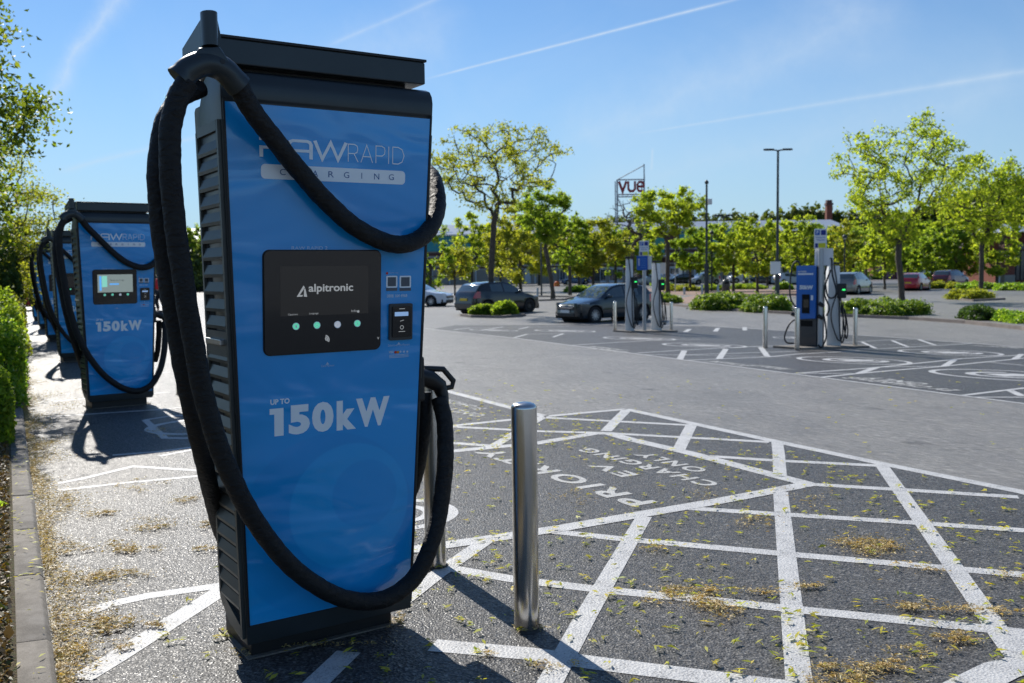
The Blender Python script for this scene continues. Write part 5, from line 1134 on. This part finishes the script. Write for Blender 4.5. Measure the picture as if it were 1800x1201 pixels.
p = G(1242, 517); h = HT(p, 325); t = thing('camera_post', 'tall grey post with a security camera on top, right of the bright sign tree', 'camera post', p)
b = MB(); b.tube([(0, 0, 0), (0, 0, h * .28)], .19, 12); b.tube([(0, 0, h * .28), (0, 0, h)], [.10, .08], 12); obj('pole', b, M_LAMP, t, smooth=50)
b = MB(); b.lathe([(.001, -.2), (.14, -.12), (.17, 0), (.12, .1), (.05, .18), (.001, .2)], 12, (.0, 0, h + .2)); obj('camera', b, M_LAMP, t, smooth=50)
b = MB(); b.box(.10, .42, -.12, .12, h * .82, h * .82 + .45); obj('equipment_box', b, M_POST, t, bevel=.02)
for px, py, yt, lab in ((952, 521, 407, 'short lamp post with a round head left of the leaning tree'), (1251, 512, 408, 'short lamp post with a round head right behind the camera post'), (1484, 506, 415, 'short lamp post with a round head behind the white parking sign'), (1022, 505, 415, 'distant globe lamp above the dark blue hatchback')):
    p = G(px, py); h = HT(p, yt); r_ = 4.2 * MPP(p); t = thing('street_lamp', lab, 'street lamp', p, 0, 'short lamps with round heads'); b = MB(); b.tube([(0, 0, 0), (0, 0, h - r_)], .07, 8); obj('pole', b, M_LAMP, t)
    b = MB(); b.lathe([(.001, .0), (r_ * .8, .1 * r_), (r_, .5 * r_), (r_ * .95, r_), (r_ * .5, 1.45 * r_), (.001, 1.6 * r_)], 12, (0, 0, h - r_)); hd_ = obj('lamp_head', b, M_LAMP, t, smooth=60)
    b = MB(); b.lathe([(.001, -.4 * r_), (r_ * .5, -.3 * r_), (r_ * .7, .08 * r_)], 12, (0, 0, h - r_)); obj('lamp_glass', b, M_SIGNW, hd_, smooth=60)
for px, py, yt in ((763, 500, 372), (1523, 498, 383), (1272, 499, 380)):
    p = G(px, py); h = HT(p, yt); t = thing('lamp_post', {763: 'far floodlight mast with a crossbar beside the nearest charging station', 1523: 'far twin lamp post behind the grey people carrier', 1272: 'far twin lamp post behind the litter bin trees'}[px], 'lamp post', p); b = MB(); b.tube([(0, 0, 0), (0, 0, h)], .11, 7); obj('pole', b, M_LAMP, t)
    for s_ in (-1, 1): b = MB(); b.box(*sorted((s_ * .2, s_ * 1.3)), -.2, .2, h - .05, h + .2); obj('lamp_head', b, M_LAMP, t)
p = G(1276, 515); h = HT(p, 491); r_ = 7 * MPP(p); t = thing('litter_bin', 'dark rounded litter bin on the paving right of the camera post', 'litter bin', p)
b = MB(); b.lathe([(r_ * .9, 0), (r_, .05), (r_, h * .72), (r_ * .92, h * .85), (r_ * .6, h * .96), (.001, h)], 18); bd = obj('bin_body', b, M_DGREY, t, smooth=50)
b = MB(); b.box(-r_ * .55, r_ * .55, -r_ * 1.03, -r_ * .8, h * .66, h * .80); obj('opening', b, M_VOID, t)
for px, py, yt, lab in ((1203, 518, 505, 'short white post left of the camera post'), (1234, 518, 500, 'short grey post just left of the camera post foot'), (1262, 518, 501, 'short grey post between camera post and litter bin'), (945, 521, 506, 'short dark post beside the small round lamp'), (1318, 505, 492, 'tiny post by the white van'), (1756, 500, 480, 'white post before the brick pillar')):
    p = G(px, py); h = HT(p, yt); b = MB(); r_ = .09; b.lathe([(r_, 0), (r_, h * .93), (r_ * .7, h), (.001, h)], 10); o = obj('post', b, M_POLE, None, smooth=50, loc=tuple(p)); tag(o, lab, 'post')
for px, py, yt, (x0, y0, x1, y1), lab in ((1166, 513, 466, (1161, 462, 1172, 481), 'small white notice on a pole left of the bright sign tree'), (1187, 513, 462, (1184, 480, 1190, 484), 'bare thin pole right of the bright sign tree'), (1252, 500, 468, (1248, 466, 1254, 480), 'tiny white notice behind the short lamp'), (1196, 500, 466, (1193, 468, 1199, 494), 'tall white banner by the shop wall'), (1372, 500, 465, (1367, 467, 1377, 484), 'pale board by the far dark car')):
    p = G(px, py); h = HT(p, yt); mp_ = MPP(p); t = thing('notice_post', lab, 'sign', p); b = MB(); b.tube([(0, 0, 0), (0, 0, h)], .05, 7); obj('pole', b, M_POLE, t); b = MB(); b.box((x0 - px) * mp_, (x1 - px) * mp_, -.09, -.06, HT(p, y1), HT(p, y0)); obj('notice', b, M_SIGNW, t)
p = G(979, 503.5); t = thing('traffic_cone', 'orange barrier cone by the flower bed behind the dark cars', 'cone', p); b = MB(); w_ = 5.5 * MPP(p); b.lathe([(w_, 0), (w_ * .95, w_ * .3), (w_ * .8, w_ * 1.2), (w_ * .5, w_ * 1.6), (.001, w_ * 1.7)], 12); obj('cone_body', b, mat('orange_plastic', (.75, .12, .01), rough=.5), t, smooth=60)
b = MB(); b.lathe([(w_ * .93, w_ * .5), (w_ * .9, w_ * .8)], 12); b.xf(lambda v: Vector((v.x * 1.02, v.y * 1.02, v.z))); obj('stripe', b, M_ORANGE, t)
# thin conduit on the ground behind the 50kW unit is only paint: nothing to build

# ------------------------------------------------------------------ cars
M_TYRE = mat('tyre_rubber', (.018, .018, .019), rough=.8); M_RIM = mat('alloy_rim', (.45, .46, .48), rough=.3, metal=.8); M_RIMD = mat('dark_alloy_rim', (.06, .06, .065), rough=.3, metal=.7)
M_CGLASS = mat('car_glass', (.05, .07, .075), rough=.06, spec=1.0, coat=1, coat_rough=.02); M_HEADL = mat('headlight_glass', (.45, .5, .55), rough=.08, coat=1); M_TAILL = mat('tail_light', (.45, .01, .015), rough=.15, coat=1)
M_PLY = mat('yellow_number_plate', (.70, .48, .02), rough=.5); M_PLW = mat('white_number_plate', (.7, .7, .68), rough=.5); M_TRIM = mat('black_car_trim', (.015, .015, .016), rough=.5); M_CHROME = mat('chrome_trim', (.7, .7, .7), rough=.12, metal=1)
def paint(name, col, metal=.3): return mat(name, col, rough=.22, metal=metal, coat=1, coat_rough=.02, spec=.5)
CAR_KINDS = {
 'hatch': dict(L=4.02, W=.865, top=[(0, .55), (.04, .66), (.18, .74), (.6, .85), (1.0, .94), (1.12, 1.0), (1.5, 1.24), (1.82, 1.41), (2.2, 1.475), (2.6, 1.48), (3.0, 1.455), (3.42, 1.40), (3.62, 1.33), (3.82, 1.10), (3.93, .98), (3.99, .80), (4.02, .55)], belt=(.93, 1.04), cowl=1.12, wtop=1.86, rg0=3.50, rg1=3.86, wins=[(1.42, 2.28), (2.36, 3.05)], wf=.78, wr=3.29, R=.31),
 'mpv': dict(L=4.3, W=.90, top=[(0, .6), (.04, .74), (.2, .84), (.6, .96), (.92, 1.05), (1.0, 1.09), (1.4, 1.35), (1.75, 1.54), (2.2, 1.63), (2.7, 1.65), (3.3, 1.62), (3.8, 1.56), (3.98, 1.50), (4.12, 1.20), (4.22, 1.05), (4.27, .85), (4.3, .6)], belt=(1.03, 1.12), cowl=1.0, wtop=1.78, rg0=3.92, rg1=4.14, wins=[(1.3, 2.2), (2.28, 3.1), (3.18, 3.72)], wf=.85, wr=3.55, R=.33),
 'sedan': dict(L=4.5, W=.89, top=[(0, .55), (.04, .68), (.2, .77), (.7, .87), (1.15, .95), (1.25, 1.0), (1.7, 1.25), (2.0, 1.38), (2.4, 1.45), (2.8, 1.46), (3.2, 1.41), (3.5, 1.30), (3.85, 1.10), (4.0, 1.05), (4.35, 1.02), (4.46, .88), (4.5, .58)], belt=(.93, 1.03), cowl=1.25, wtop=2.02, rg0=3.3, rg1=3.85, wins=[(1.55, 2.45), (2.53, 3.3)], wf=.86, wr=3.6, R=.32),
 'van': dict(L=5.2, W=.98, top=[(0, .7), (.04, .9), (.25, 1.02), (.7, 1.15), (.9, 1.25), (1.3, 1.7), (1.5, 1.88), (1.9, 1.96), (3, 1.98), (4.4, 1.97), (5.0, 1.94), (5.12, 1.8), (5.17, 1.2), (5.19, .9), (5.2, .6)], belt=(1.2, 1.25), cowl=.9, wtop=1.5, rg0=5.05, rg1=5.15, wins=[(1.25, 2.0)], wf=.95, wr=4.1, R=.34)}
def car_meshes(kind):
    K = CAR_KINDS[kind]; L, W = K['L'], K['W']; tx = [a for a, _ in K['top']]; tz = [b for _, b in K['top']]
    xs = set(np.round(np.linspace(0, L, 45), 3)) | {round(a, 3) for a in tx} | {round(v, 3) for w_ in K['wins'] for v in w_} | {K['cowl'], K['wtop'], K['rg0'], K['rg1']}
    for wc in (K['wf'], K['wr']): xs |= {round(wc + K['R'] * 1.2 * math.cos(a), 3) for a in np.linspace(0, PI, 9)}
    xs = sorted(xs); xs = [x for i, x in enumerate(xs) if i == 0 or x - xs[i - 1] > .012 or x in (K['cowl'],)]
    plan = lambda x: W * np.interp(x, [0, .05, .15, .35, .7, 1.3, L - 1.0, L - .45, L - .15, L - .04, L], [.60, .76, .87, .945, .98, 1, .995, .965, .90, .84, .74])
    rows = []
    for x in xs:
        zt = float(np.interp(x, tx, tz)); w = float(plan(x)); zb_ = float(np.interp(x, [K['cowl'], L - .4], K['belt'])); zb_ = min(zb_, zt - .035 - .02); g_ = max(0, min(1, (zt - .05 - zb_) / .42))
        bot = .20 + (.06 if x < .15 or x > L - .15 else 0); y5 = w * .93 * (1 - g_) + (W * .74) * g_; z5 = zt - .045 - .02 * g_
        ar = None
        for wc in (K['wf'], K['wr']):
            d = abs(x - wc); Ra = K['R'] * 1.2
            if d < Ra: ar = K['R'] + math.sqrt(Ra * Ra - d * d)
        zlow = max(bot, ar) if ar else bot
        zmid = [max(v, zlow + .01 * (i + 1)) for i, v in enumerate((.34, .52, .74))]
        zb_ = max(zb_, zmid[2] + .03)
        p = [(0, bot), (w * .90, bot) if not ar else (w * .90, zlow), (w * .965, zlow), (w * (1.0 if ar is None else 1.012), zmid[0]), (w * (1.003 if ar is None else 1.015), zmid[1]), (w * .995, zmid[2]), (w * .962, zb_),
             (w * .962 * .97 + y5 * .03, zb_ * .96 + z5 * .04 if g_ > .3 else zb_ + .004), (w * .962 * .1 + y5 * .9, zb_ * .10 + z5 * .90), (y5, z5), (y5 * .93, zt - .022), (y5 * .55, zt - .004), (0, zt)]
        rows.append(p)
    n = len(rows[0]); V = []
    for x, p in zip(xs, rows):
        for y, z in p: V.append((x - L / 2, y, z))
    m0 = len(V)
    for x, p in zip(xs, rows):
        for y, z in p: V.append((x - L / 2, -y, z))
    F = {'body': [], 'windscreen': [], 'rear_window': [], 'side_window': [], 'headlight': [], 'tail_light': []}
    for i in range(len(xs) - 1):
        xm = (xs[i] + xs[i + 1]) / 2
        for j in range(n - 1):
            key = 'body'
            if j == 7 and any(a < xm < b for a, b in K['wins']): key = 'side_window'
            if j in (10, 11) and K['cowl'] < xm < K['wtop']: key = 'windscreen'
            if j in (10, 11) and K['rg0'] < xm < K['rg1']: key = 'rear_window'
            if j in (5,) and .04 < xm < .50: key = 'headlight'
            if j == 5 and L - .34 < xm < L - .02: key = 'tail_light'
            for s_, o in ((1, 0), (-1, m0)):
                q = (o + i * n + j, o + (i + 1) * n + j, o + (i + 1) * n + j + 1, o + i * n + j + 1); F[key].append((s_, q if s_ == 1 else q[::-1]))
    for i, rev in ((0, 0), (len(xs) - 1, 1)):
        for o in (0, m0): F['body'].append((1 if o == 0 else -1, tuple(o + i * n + j for j in range(n))))
    out = {}
    def sub(fl, nm, m_):
        used = sorted({v for f in fl for v in f}); mp_ = {v: i for i, v in enumerate(used)}; q = MB(); q.add([V[v] for v in used], [tuple(mp_[v] for v in f) for f in fl]); me = q.mesh(nm, m_)
        bm = bmesh.new(); bm.from_mesh(me); bmesh.ops.remove_doubles(bm, verts=bm.verts, dist=.0005); bmesh.ops.recalc_face_normals(bm, faces=bm.faces); bm.to_mesh(me); bm.free()
        me.polygons.foreach_set('use_smooth', [True] * len(me.polygons)); me.set_sharp_from_angle(angle=math.radians(38)); return me
    out['body'] = sub([f for _, f in F['body']], 'body', M_TRIM); out['windscreen'] = sub([f for _, f in F['windscreen']], 'windscreen', M_CGLASS); out['rear_window'] = sub([f for _, f in F['rear_window']], 'rear_window', M_CGLASS)
    out['side'] = [sub([f for s_, f in F['side_window'] if s_ == s and a < (V[f[0]][0] + V[f[2]][0]) / 2 + L / 2 < b], 'side_window', M_CGLASS) for s in (1, -1) for a, b in K['wins']]
    out['headlight'] = [sub([f for s_, f in F['headlight'] if s_ == s], 'headlight', M_HEADL) for s in (1, -1)]; out['tail_light'] = [sub([f for s_, f in F['tail_light'] if s_ == s], 'tail_light', M_TAILL) for s in (1, -1)]
    u = MB(); u.box(-L / 2 + .12, L / 2 - .12, -W * .88, W * .88, .17, .42)
    for wc in (K['wf'], K['wr']):
        u.lathe([(.01, -W * .93), (K['R'] * 1.19, -W * .93), (K['R'] * 1.19, W * .93), (.01, W * .93)], 20, (wc - L / 2, 0, K['R']), 'Y')
    out['under'] = u.mesh('underbody', M_VOID)
    R_ = K['R']; ty = MB(); ty.lathe([(R_ * .66, -.10), (R_ * .94, -.105), (R_, -.08), (R_, .08), (R_ * .94, .105), (R_ * .66, .10), (R_ * .62, .02), (R_ * .66, -.10)], 28, (0, 0, 0), 'Y'); out['tyre'] = ty.mesh('tyre', M_TYRE, 50)
    ri = MB(); ri.lathe([(R_ * .67, -.095), (R_ * .64, -.10), (R_ * .60, -.07), (R_ * .60, .05)], 28, (0, 0, 0), 'Y'); ri.lathe([(.001, -.085), (R_ * .14, -.085), (R_ * .16, -.06)], 14, (0, 0, 0), 'Y')
    for k in range(10):
        a = 2 * PI * k / 10; c_, s_ = math.cos(a), math.sin(a); w0, w1 = .022, .014
        ri.add([(c_ * r0 - s_ * ww, yy, s_ * r0 + c_ * ww) for r0, ww, yy in ((R_ * .1, w0, -.083), (R_ * .1, -w0, -.083), (R_ * .64, -w1, -.088), (R_ * .64, w1, -.088), (R_ * .1, w0, -.06), (R_ * .1, -w0, -.06), (R_ * .64, -w1, -.065), (R_ * .64, w1, -.065))], [(0, 1, 2, 3), (0, 3, 7, 4), (1, 5, 6, 2)])
    out['rim'] = ri
    return out, K
CARM = {}
def car(kind, px, py, heading, pm, lab, rim='alloy', group='cars parked in the far car park', yellow_rear=True, base=None, name='parked_car', sc=1.0):
    if kind not in CARM: CARM[kind] = car_meshes(kind)
    M_, K = CARM[kind]; L, W = K['L'], K['W']; p = G(px, py) if base is None else base
    t = thing(name, lab, 'van' if kind == 'van' else 'car', p, math.radians(heading) + PI, group); t.scale = (sc, sc, sc)   # local -X is the nose
    bm_ = M_['body'].copy(); bm_.materials[0] = pm; body = link('body', bm_, t); link('windscreen', M_['windscreen'], t); link('rear_window', M_['rear_window'], t); link('underbody', M_['under'], t)
    for nm, key in (('side_window', 'side'), ('headlight', 'headlight'), ('tail_light', 'tail_light')):
        for m_ in M_[key]: link(nm, m_, t)
    rmesh = M_['rim'].mesh('rim', M_RIM if rim == 'alloy' else M_RIMD, 40)
    for wc in (K['wf'], K['wr']):
        for s_ in (-1, 1):
            w_ = bpy.data.objects.new('wheel', None); COL.objects.link(w_); w_.parent = t; w_.location = (wc - L / 2, s_ * (W - .115), K['R']); w_.rotation_euler = (0, 0, 0 if s_ < 0 else PI)
            link('tyre', M_['tyre'], w_); link('rim', rmesh, w_)
    for s_ in (-1, 1):
        b = MB(); b.lathe([(.001, -.1), (.07, -.08), (.085, 0), (.07, .07), (.001, .08)], 10); b.xf(lambda v: Vector((v.x * .9, v.z, v.y * .9))); b.xf(lambda v: Vector((v.x + K['wins'][0][0] + .02 - L / 2, v.y + s_ * (W + .07), v.z + K['belt'][0] + .08))); obj('mirror', b, pm, t, smooth=60)
    b = MB(); b.box(-L / 2 - .012, -L / 2 + .10, -W * .55, W * .55, .50, .62); gr = obj('grille', b, M_TRIM, t, bevel=.01); b = MB(); b.box(-L / 2 - .02, -L / 2, -W * .48, W * .48, .575, .60); obj('grille_bar', b, M_CHROME, gr)
    b = MB(); b.box(-L / 2 - .03, -L / 2 + .02, -W * .6, W * .6, .27, .38); obj('lower_intake', b, M_TRIM, t, bevel=.01)
    b = MB(); b.box(-L / 2 - .045, -L / 2 - .015, -.26, .26, .40, .51); obj('number_plate', b, M_PLW, t); b = MB(); b.box(L / 2 + .0, L / 2 + .02, -.26, .26, .62, .73); obj('number_plate', b, M_PLY, t)
    b = MB(); b.box(L / 2 - .1, L / 2 + .03, -W * .8, W * .8, .30, .52); obj('rear_bumper', b, pm, t, bevel=.03)
    return t
P_DBLUE = paint('dark_blue_car_paint', (.006, .016, .024), .3); P_BLACK = paint('black_car_paint', (.006, .007, .009), .3); P_WHITE = paint('white_car_paint', (.62, .66, .72), 0); P_GREY = paint('grey_beige_car_paint', (.22, .21, .19), .5)
P_RED = paint('red_car_paint', (.42, .012, .02), .1); P_MAR = paint('maroon_car_paint', (.10, .008, .02), .3); P_SILV = paint('silver_car_paint', (.45, .47, .50), .5); P_BLUE = paint('blue_car_paint', (.02, .07, .22), .3)
def mid(px, py, dx, dy): p = G(px, py); return np.array([p[0] + dx, p[1] + dy, gz(p[0] + dx, p[1] + dy)])
car('hatch', 0, 0, 180 + 36, P_DBLUE, 'dark blue hatchback facing left, nearest car, beside the two white charging posts', base=mid(1091, 565.5, -.55, .55))
car('hatch', 0, 0, 40, P_BLACK, 'black hatchback seen from behind, behind the tall spreading planter tree', 'dark', base=mid(888, 551, -.35, .75), sc=1.05)
car('sedan', 0, 0, -20, P_WHITE, 'white car partly hidden behind the right side of the nearest charging station', base=mid(779, 539, -1.75, 1.35))
car('mpv', 0, 0, 52, P_GREY, 'beige grey people carrier right of the 50kW charger', base=mid(1514, 517.5, -.4, .6))
car('hatch', 0, 0, 52, P_RED, 'bright red hatchback behind the trunk of the big broad tree', base=mid(1620, 511, -.3, .6))
car('mpv', 0, 0, 40, P_MAR, 'dark maroon car right of the red hatchback', base=mid(1680, 505, 0, 1))
for i, (k_, px, py, hd, pm, lab) in enumerate([('mpv', 1237, 500.5, 200, P_SILV, 'pale silver car between the camera post and the bright sign tree'), ('van', 1311, 497.5, 185, P_WHITE, 'white van behind the litter bin'), ('hatch', 1336, 501, 182, P_BLACK, 'black car in front of the white van'),
    ('hatch', 1386, 500.5, 20, P_WHITE, 'white hatchback left of the 50kW charger'), ('sedan', 1012, 500.5, 190, P_BLUE, 'blue car behind the orange cone'), ('hatch', 1163, 499, 200, P_WHITE, 'white car seen between the white charging posts'), ('hatch', 1145, 501, 190, P_SILV, 'silver car behind the blue sign pole'),
    ('hatch', 1636, 492, 30, P_SILV, 'silver car between red and maroon cars, farther back'), ('sedan', 1704, 492, 190, P_WHITE, 'white car behind the maroon car roof'), ('hatch', 1740, 493, 200, P_SILV, 'silver car near the brick pillar'), ('hatch', 346, 507, 100, P_BLUE, 'blue car in the gap between the first two charging stations'), ('hatch', 1195, 501, 185, P_BLACK, 'black car right of the blue sign pole')]):
    car(k_, px, py, hd, pm, lab)
car('hatch', 0, 0, 200, P_RED, 'red car at the far left beyond the row of charging stations', base=mid(56, 546, -.4, .6), group=None)

# ------------------------------------------------------------------ person walking behind the second station
def person():
    p = G(283, 549); t = thing('person', 'person in a red top and dark trousers walking behind the second charging station', 'person', p, 2.4)
    def skin(nm, verts, edges, rad, m_, sub_=1):
        me = bpy.data.meshes.new(nm); me.from_pydata(verts, edges, []); o = link(nm, me, t); me.materials.append(m_)
        sk = o.modifiers.new('s', 'SKIN'); me.skin_vertices[0].data[0].use_root = True
        for i, r_ in enumerate(rad): me.skin_vertices[0].data[i].radius = (r_, r_)
        sb = o.modifiers.new('b', 'SUBSURF'); sb.levels = sub_ + 1; sb.render_levels = sub_ + 1; return o
    V = [(0, 0, .95), (0, 0, 1.15), (0, 0, 1.38), (0, 0, 1.5), (0, .0, 1.62), (0, .0, 1.70), (.19, 0, 1.42), (.25, .06, 1.15), (.22, .16, .93), (-.19, 0, 1.42), (-.25, -.04, 1.15), (-.22, .06, .92), (.10, 0, .9), (.12, .14, .5), (.12, .05, .08), (.12, .20, .05), (-.10, 0, .9), (-.11, .02, .5), (-.11, -.22, .12), (-.11, -.08, .05)]
    E_ = [(0, 1), (1, 2), (2, 3), (3, 4), (4, 5), (2, 6), (6, 7), (7, 8), (2, 9), (9, 10), (10, 11), (0, 12), (12, 13), (13, 14), (14, 15), (0, 16), (16, 17), (17, 18), (18, 19)]
    R_ = [.14, .13, .15, .055, .09, .085, .06, .045, .035, .06, .045, .035, .10, .07, .05, .04, .10, .07, .05, .04]
    skin('body', V, E_, R_, mat('skin', (.45, .25, .18), rough=.6))
    skin('red_top', [(0, 0, .93), (0, 0, 1.15), (0, 0, 1.40), (.19, 0, 1.42), (.25, .06, 1.15), (.23, .14, .98), (-.19, 0, 1.42), (-.25, -.04, 1.15), (-.23, .04, .97)], [(0, 1), (1, 2), (2, 3), (3, 4), (4, 5), (2, 6), (6, 7), (7, 8)], [.17, .16, .175, .08, .065, .055, .08, .065, .055], mat('red_cloth', (.50, .015, .02), rough=.85))
    skin('trousers', [(0, 0, .96), (.10, 0, .88), (.12, .14, .5), (.12, .05, .13), (-.10, 0, .88), (-.11, .02, .5), (-.11, -.22, .16)], [(0, 1), (1, 2), (2, 3), (0, 4), (4, 5), (5, 6)], [.16, .12, .09, .07, .12, .09, .07], mat('dark_cloth', (.012, .014, .02), rough=.9))
    b = MB(); b.lathe([(.001, 1.83), (.07, 1.80), (.105, 1.73), (.10, 1.66)], 12); obj('hair', b, mat('brown_hair', (.03, .02, .012), rough=.8), t, smooth=80)
person()

# ------------------------------------------------------------------ fallen seeds and leaf litter
M_SEED = leaf_mat('green_yellow_seeds', [(.30, .36, .03), (.42, .44, .05), (.50, .42, .07), (.22, .30, .03)], .3); M_LITTER = leaf_mat('brown_leaf_litter', [(.30, .21, .08), (.45, .33, .14), (.58, .45, .22), (.42, .37, .13), (.22, .14, .06)], .15)
def litter(name, lab, C, size, m_, rg, flat=.35, lift=.012, wd=(.14, .30)):
    n = len(C); a = rg.uniform(0, 2 * PI, n); d = np.stack([np.cos(a), np.sin(a), rg.normal(0, flat * .5, n)], 1); e = np.stack([-np.sin(a), np.cos(a), rg.normal(0, flat, n)], 1); s = (size * rg.uniform(.35, 1.9, n))[:, None]; w = s * rg.uniform(wd[0], wd[1], n)[:, None]
    P = C.copy(); V = np.stack([P - d * s * .5, P + e * w * .5 + np.array([0, 0, .004]), P + d * s * .5, P - e * w * .5 + np.array([0, 0, .002])], 1).reshape(-1, 3); V[:, 2] = np.maximum(V[:, 2], lift)
    o = link(name, fast(name, V, np.arange(4 * n).reshape(n, 4), m_)); return tag(o, lab, kind='stuff')
rg = np.random.default_rng(5)
# green seeds: little forked pieces
S = []
for _ in range(7500):
    x_, y_ = rg.uniform(-1.5, 6.5), rg.uniform(2.4, 13); n_ = x_ * ND[0] + y_ * ND[1]; u_ = x_ * RD[0] + y_ * RD[1]
    dens = (1.0 if n_ > 1.9 else .6) * (1 if n_ < 5.9 else .06) * (.35 + .65 * (math.sin(x_ * 2.3 + 1) * math.sin(y_ * 1.7) > -.25)) * (1 if y_ < 5.2 else .55)
    if rg.random() > dens or n_ < kerb_n(u_): continue
    k = rg.integers(2, 5)
    for j in range(k): S.append((x_ + rg.normal(0, .009), y_ + rg.normal(0, .009), .014 + rg.uniform(0, .008)))
litter('fallen_seeds', 'small green and yellow seeds scattered over the near charging bays', np.array(S), .030, M_SEED, rg, .25, wd=(.16, .34))
C = []
def clump(px, py, rx, ry, n, zt=.02, spread=None):
    p = G(px, py); c_, s_ = math.cos(.3), math.sin(.3); lob = [(rg.normal(0, .45), rg.normal(0, .45), rg.uniform(.3, .8)) for _ in range(7)]
    for _ in range(int(n * .62)):
        a_, b_, w_ = lob[rg.integers(0, 7)]; sp_ = 2.6 if rg.random() < .3 else .8; x_ = (a_ + rg.normal(0, .32) * w_ * sp_) * rx; y_ = (b_ + rg.normal(0, .32) * w_ * sp_) * ry; C.append((p[0] + x_, p[1] + y_, .014 + abs(rg.normal(0, zt)) * .25))
for a_ in [(1545, 968, .24, .22, 2600), (1225, 1052, .16, .14, 1300), (1255, 1075, .15, .12, 900), (1512, 1188, .13, .10, 1300), (1560, 1175, .1, .05, 600), (1615, 1073, .12, .07, 600), (1690, 1076, .12, .06, 500), (1420, 1035, .10, .05, 400), (1320, 918, .12, .22, 420), (1690, 1130, .12, .10, 700), (1350, 1045, .12, .05, 350), (1150, 970, .08, .08, 200), (1755, 1080, .08, .06, 300), (1625, 1005, .1, .08, 250), (1000, 880, .12, .2, 250), (1140, 1060, .05, .05, 120), (1180, 1040, .06, .05, 200), (1470, 1200, .1, .06, 500),
           (1230, 870, .15, .3, 160), (1440, 880, .2, .3, 200), (1780, 1020, .12, .08, 300), (1600, 1150, .10, .05, 300), (955, 1180, .08, .05, 200), (860, 1155, .05, .04, 120)]: clump(*a_)
for a_ in [(545, 1140, .25, .02, 260), (700, 1100, .04, .12, 200), (926, 1112, .06, .03, 160), (770, 1001, .05, .03, 90), (430, 1150, .05, .05, 160), (280, 925, .20, .16, 900), (325, 885, .12, .12, 500), (250, 970, .16, .12, 900), (375, 925, .12, .10, 500), (180, 905, .12, .14, 600), (160, 1020, .16, .10, 1100), (210, 1015, .12, .07, 500), (200, 1105, .10, .08, 800), (175, 1100, .14, .10, 900), (270, 1105, .06, .04, 250), (140, 965, .15, .12, 800), (120, 880, .1, .3, 700), (235, 860, .15, .2, 400), (320, 760, .3, .3, 500), (355, 970, .1, .06, 300), (130, 1150, .08, .07, 700), (220, 1140, .05, .04, 200), (100, 720, .3, .8, 900), (90, 780, .2, .5, 900), (120, 690, .4, .6, 500)]: clump(*a_)
for _ in range(30000):                                    # drift along the kerb
    u_ = 2 + rg.uniform(0, 1) ** 1.3 * 16; n_ = kerb_n(u_) + abs(rg.normal(0, .085 + .05 * math.sin(u_ * 3.1) + .03 * math.sin(u_ * 7))) + .005; p = RD * u_ + ND * n_; C.append((p[0], p[1], .012 + abs(rg.normal(0, .012)) + max(0, .03 - (n_ - kerb_n(u_)) * .2)))
litter('leaf_litter', 'drifts and patches of brown fallen blossom and leaves on the asphalt', np.array(C), .014, M_LITTER, rg, .35)
C = []
for _ in range(26000):
    u_ = rg.uniform(2.5, 12); off = .14 + abs(rg.normal(0, .35)); p = RD * u_ + ND * (kerb_n(u_) - off); C.append((p[0], p[1], .10 + .03 * min(off, 1) + .12 * min(off, 3) * 1.0 - .012 + rg.uniform(0, .03)))
litter('leaf_litter', 'dead brown leaves lying on the verge soil behind the kerb', np.array(C), .022, LM['litter_dark'], rg, .8, -1, wd=(.3, .6))
C = []
for _ in range(90):
    u_ = rg.uniform(3.0, 9); p = RD * u_ + ND * (kerb_n(u_) - rg.uniform(.01, .12)); C.append((p[0], p[1], .094))
litter('fallen_seeds', 'pale fallen bits lying on top of the near kerb stones', np.array(C), .03, M_SEED, rg, .1, -1)
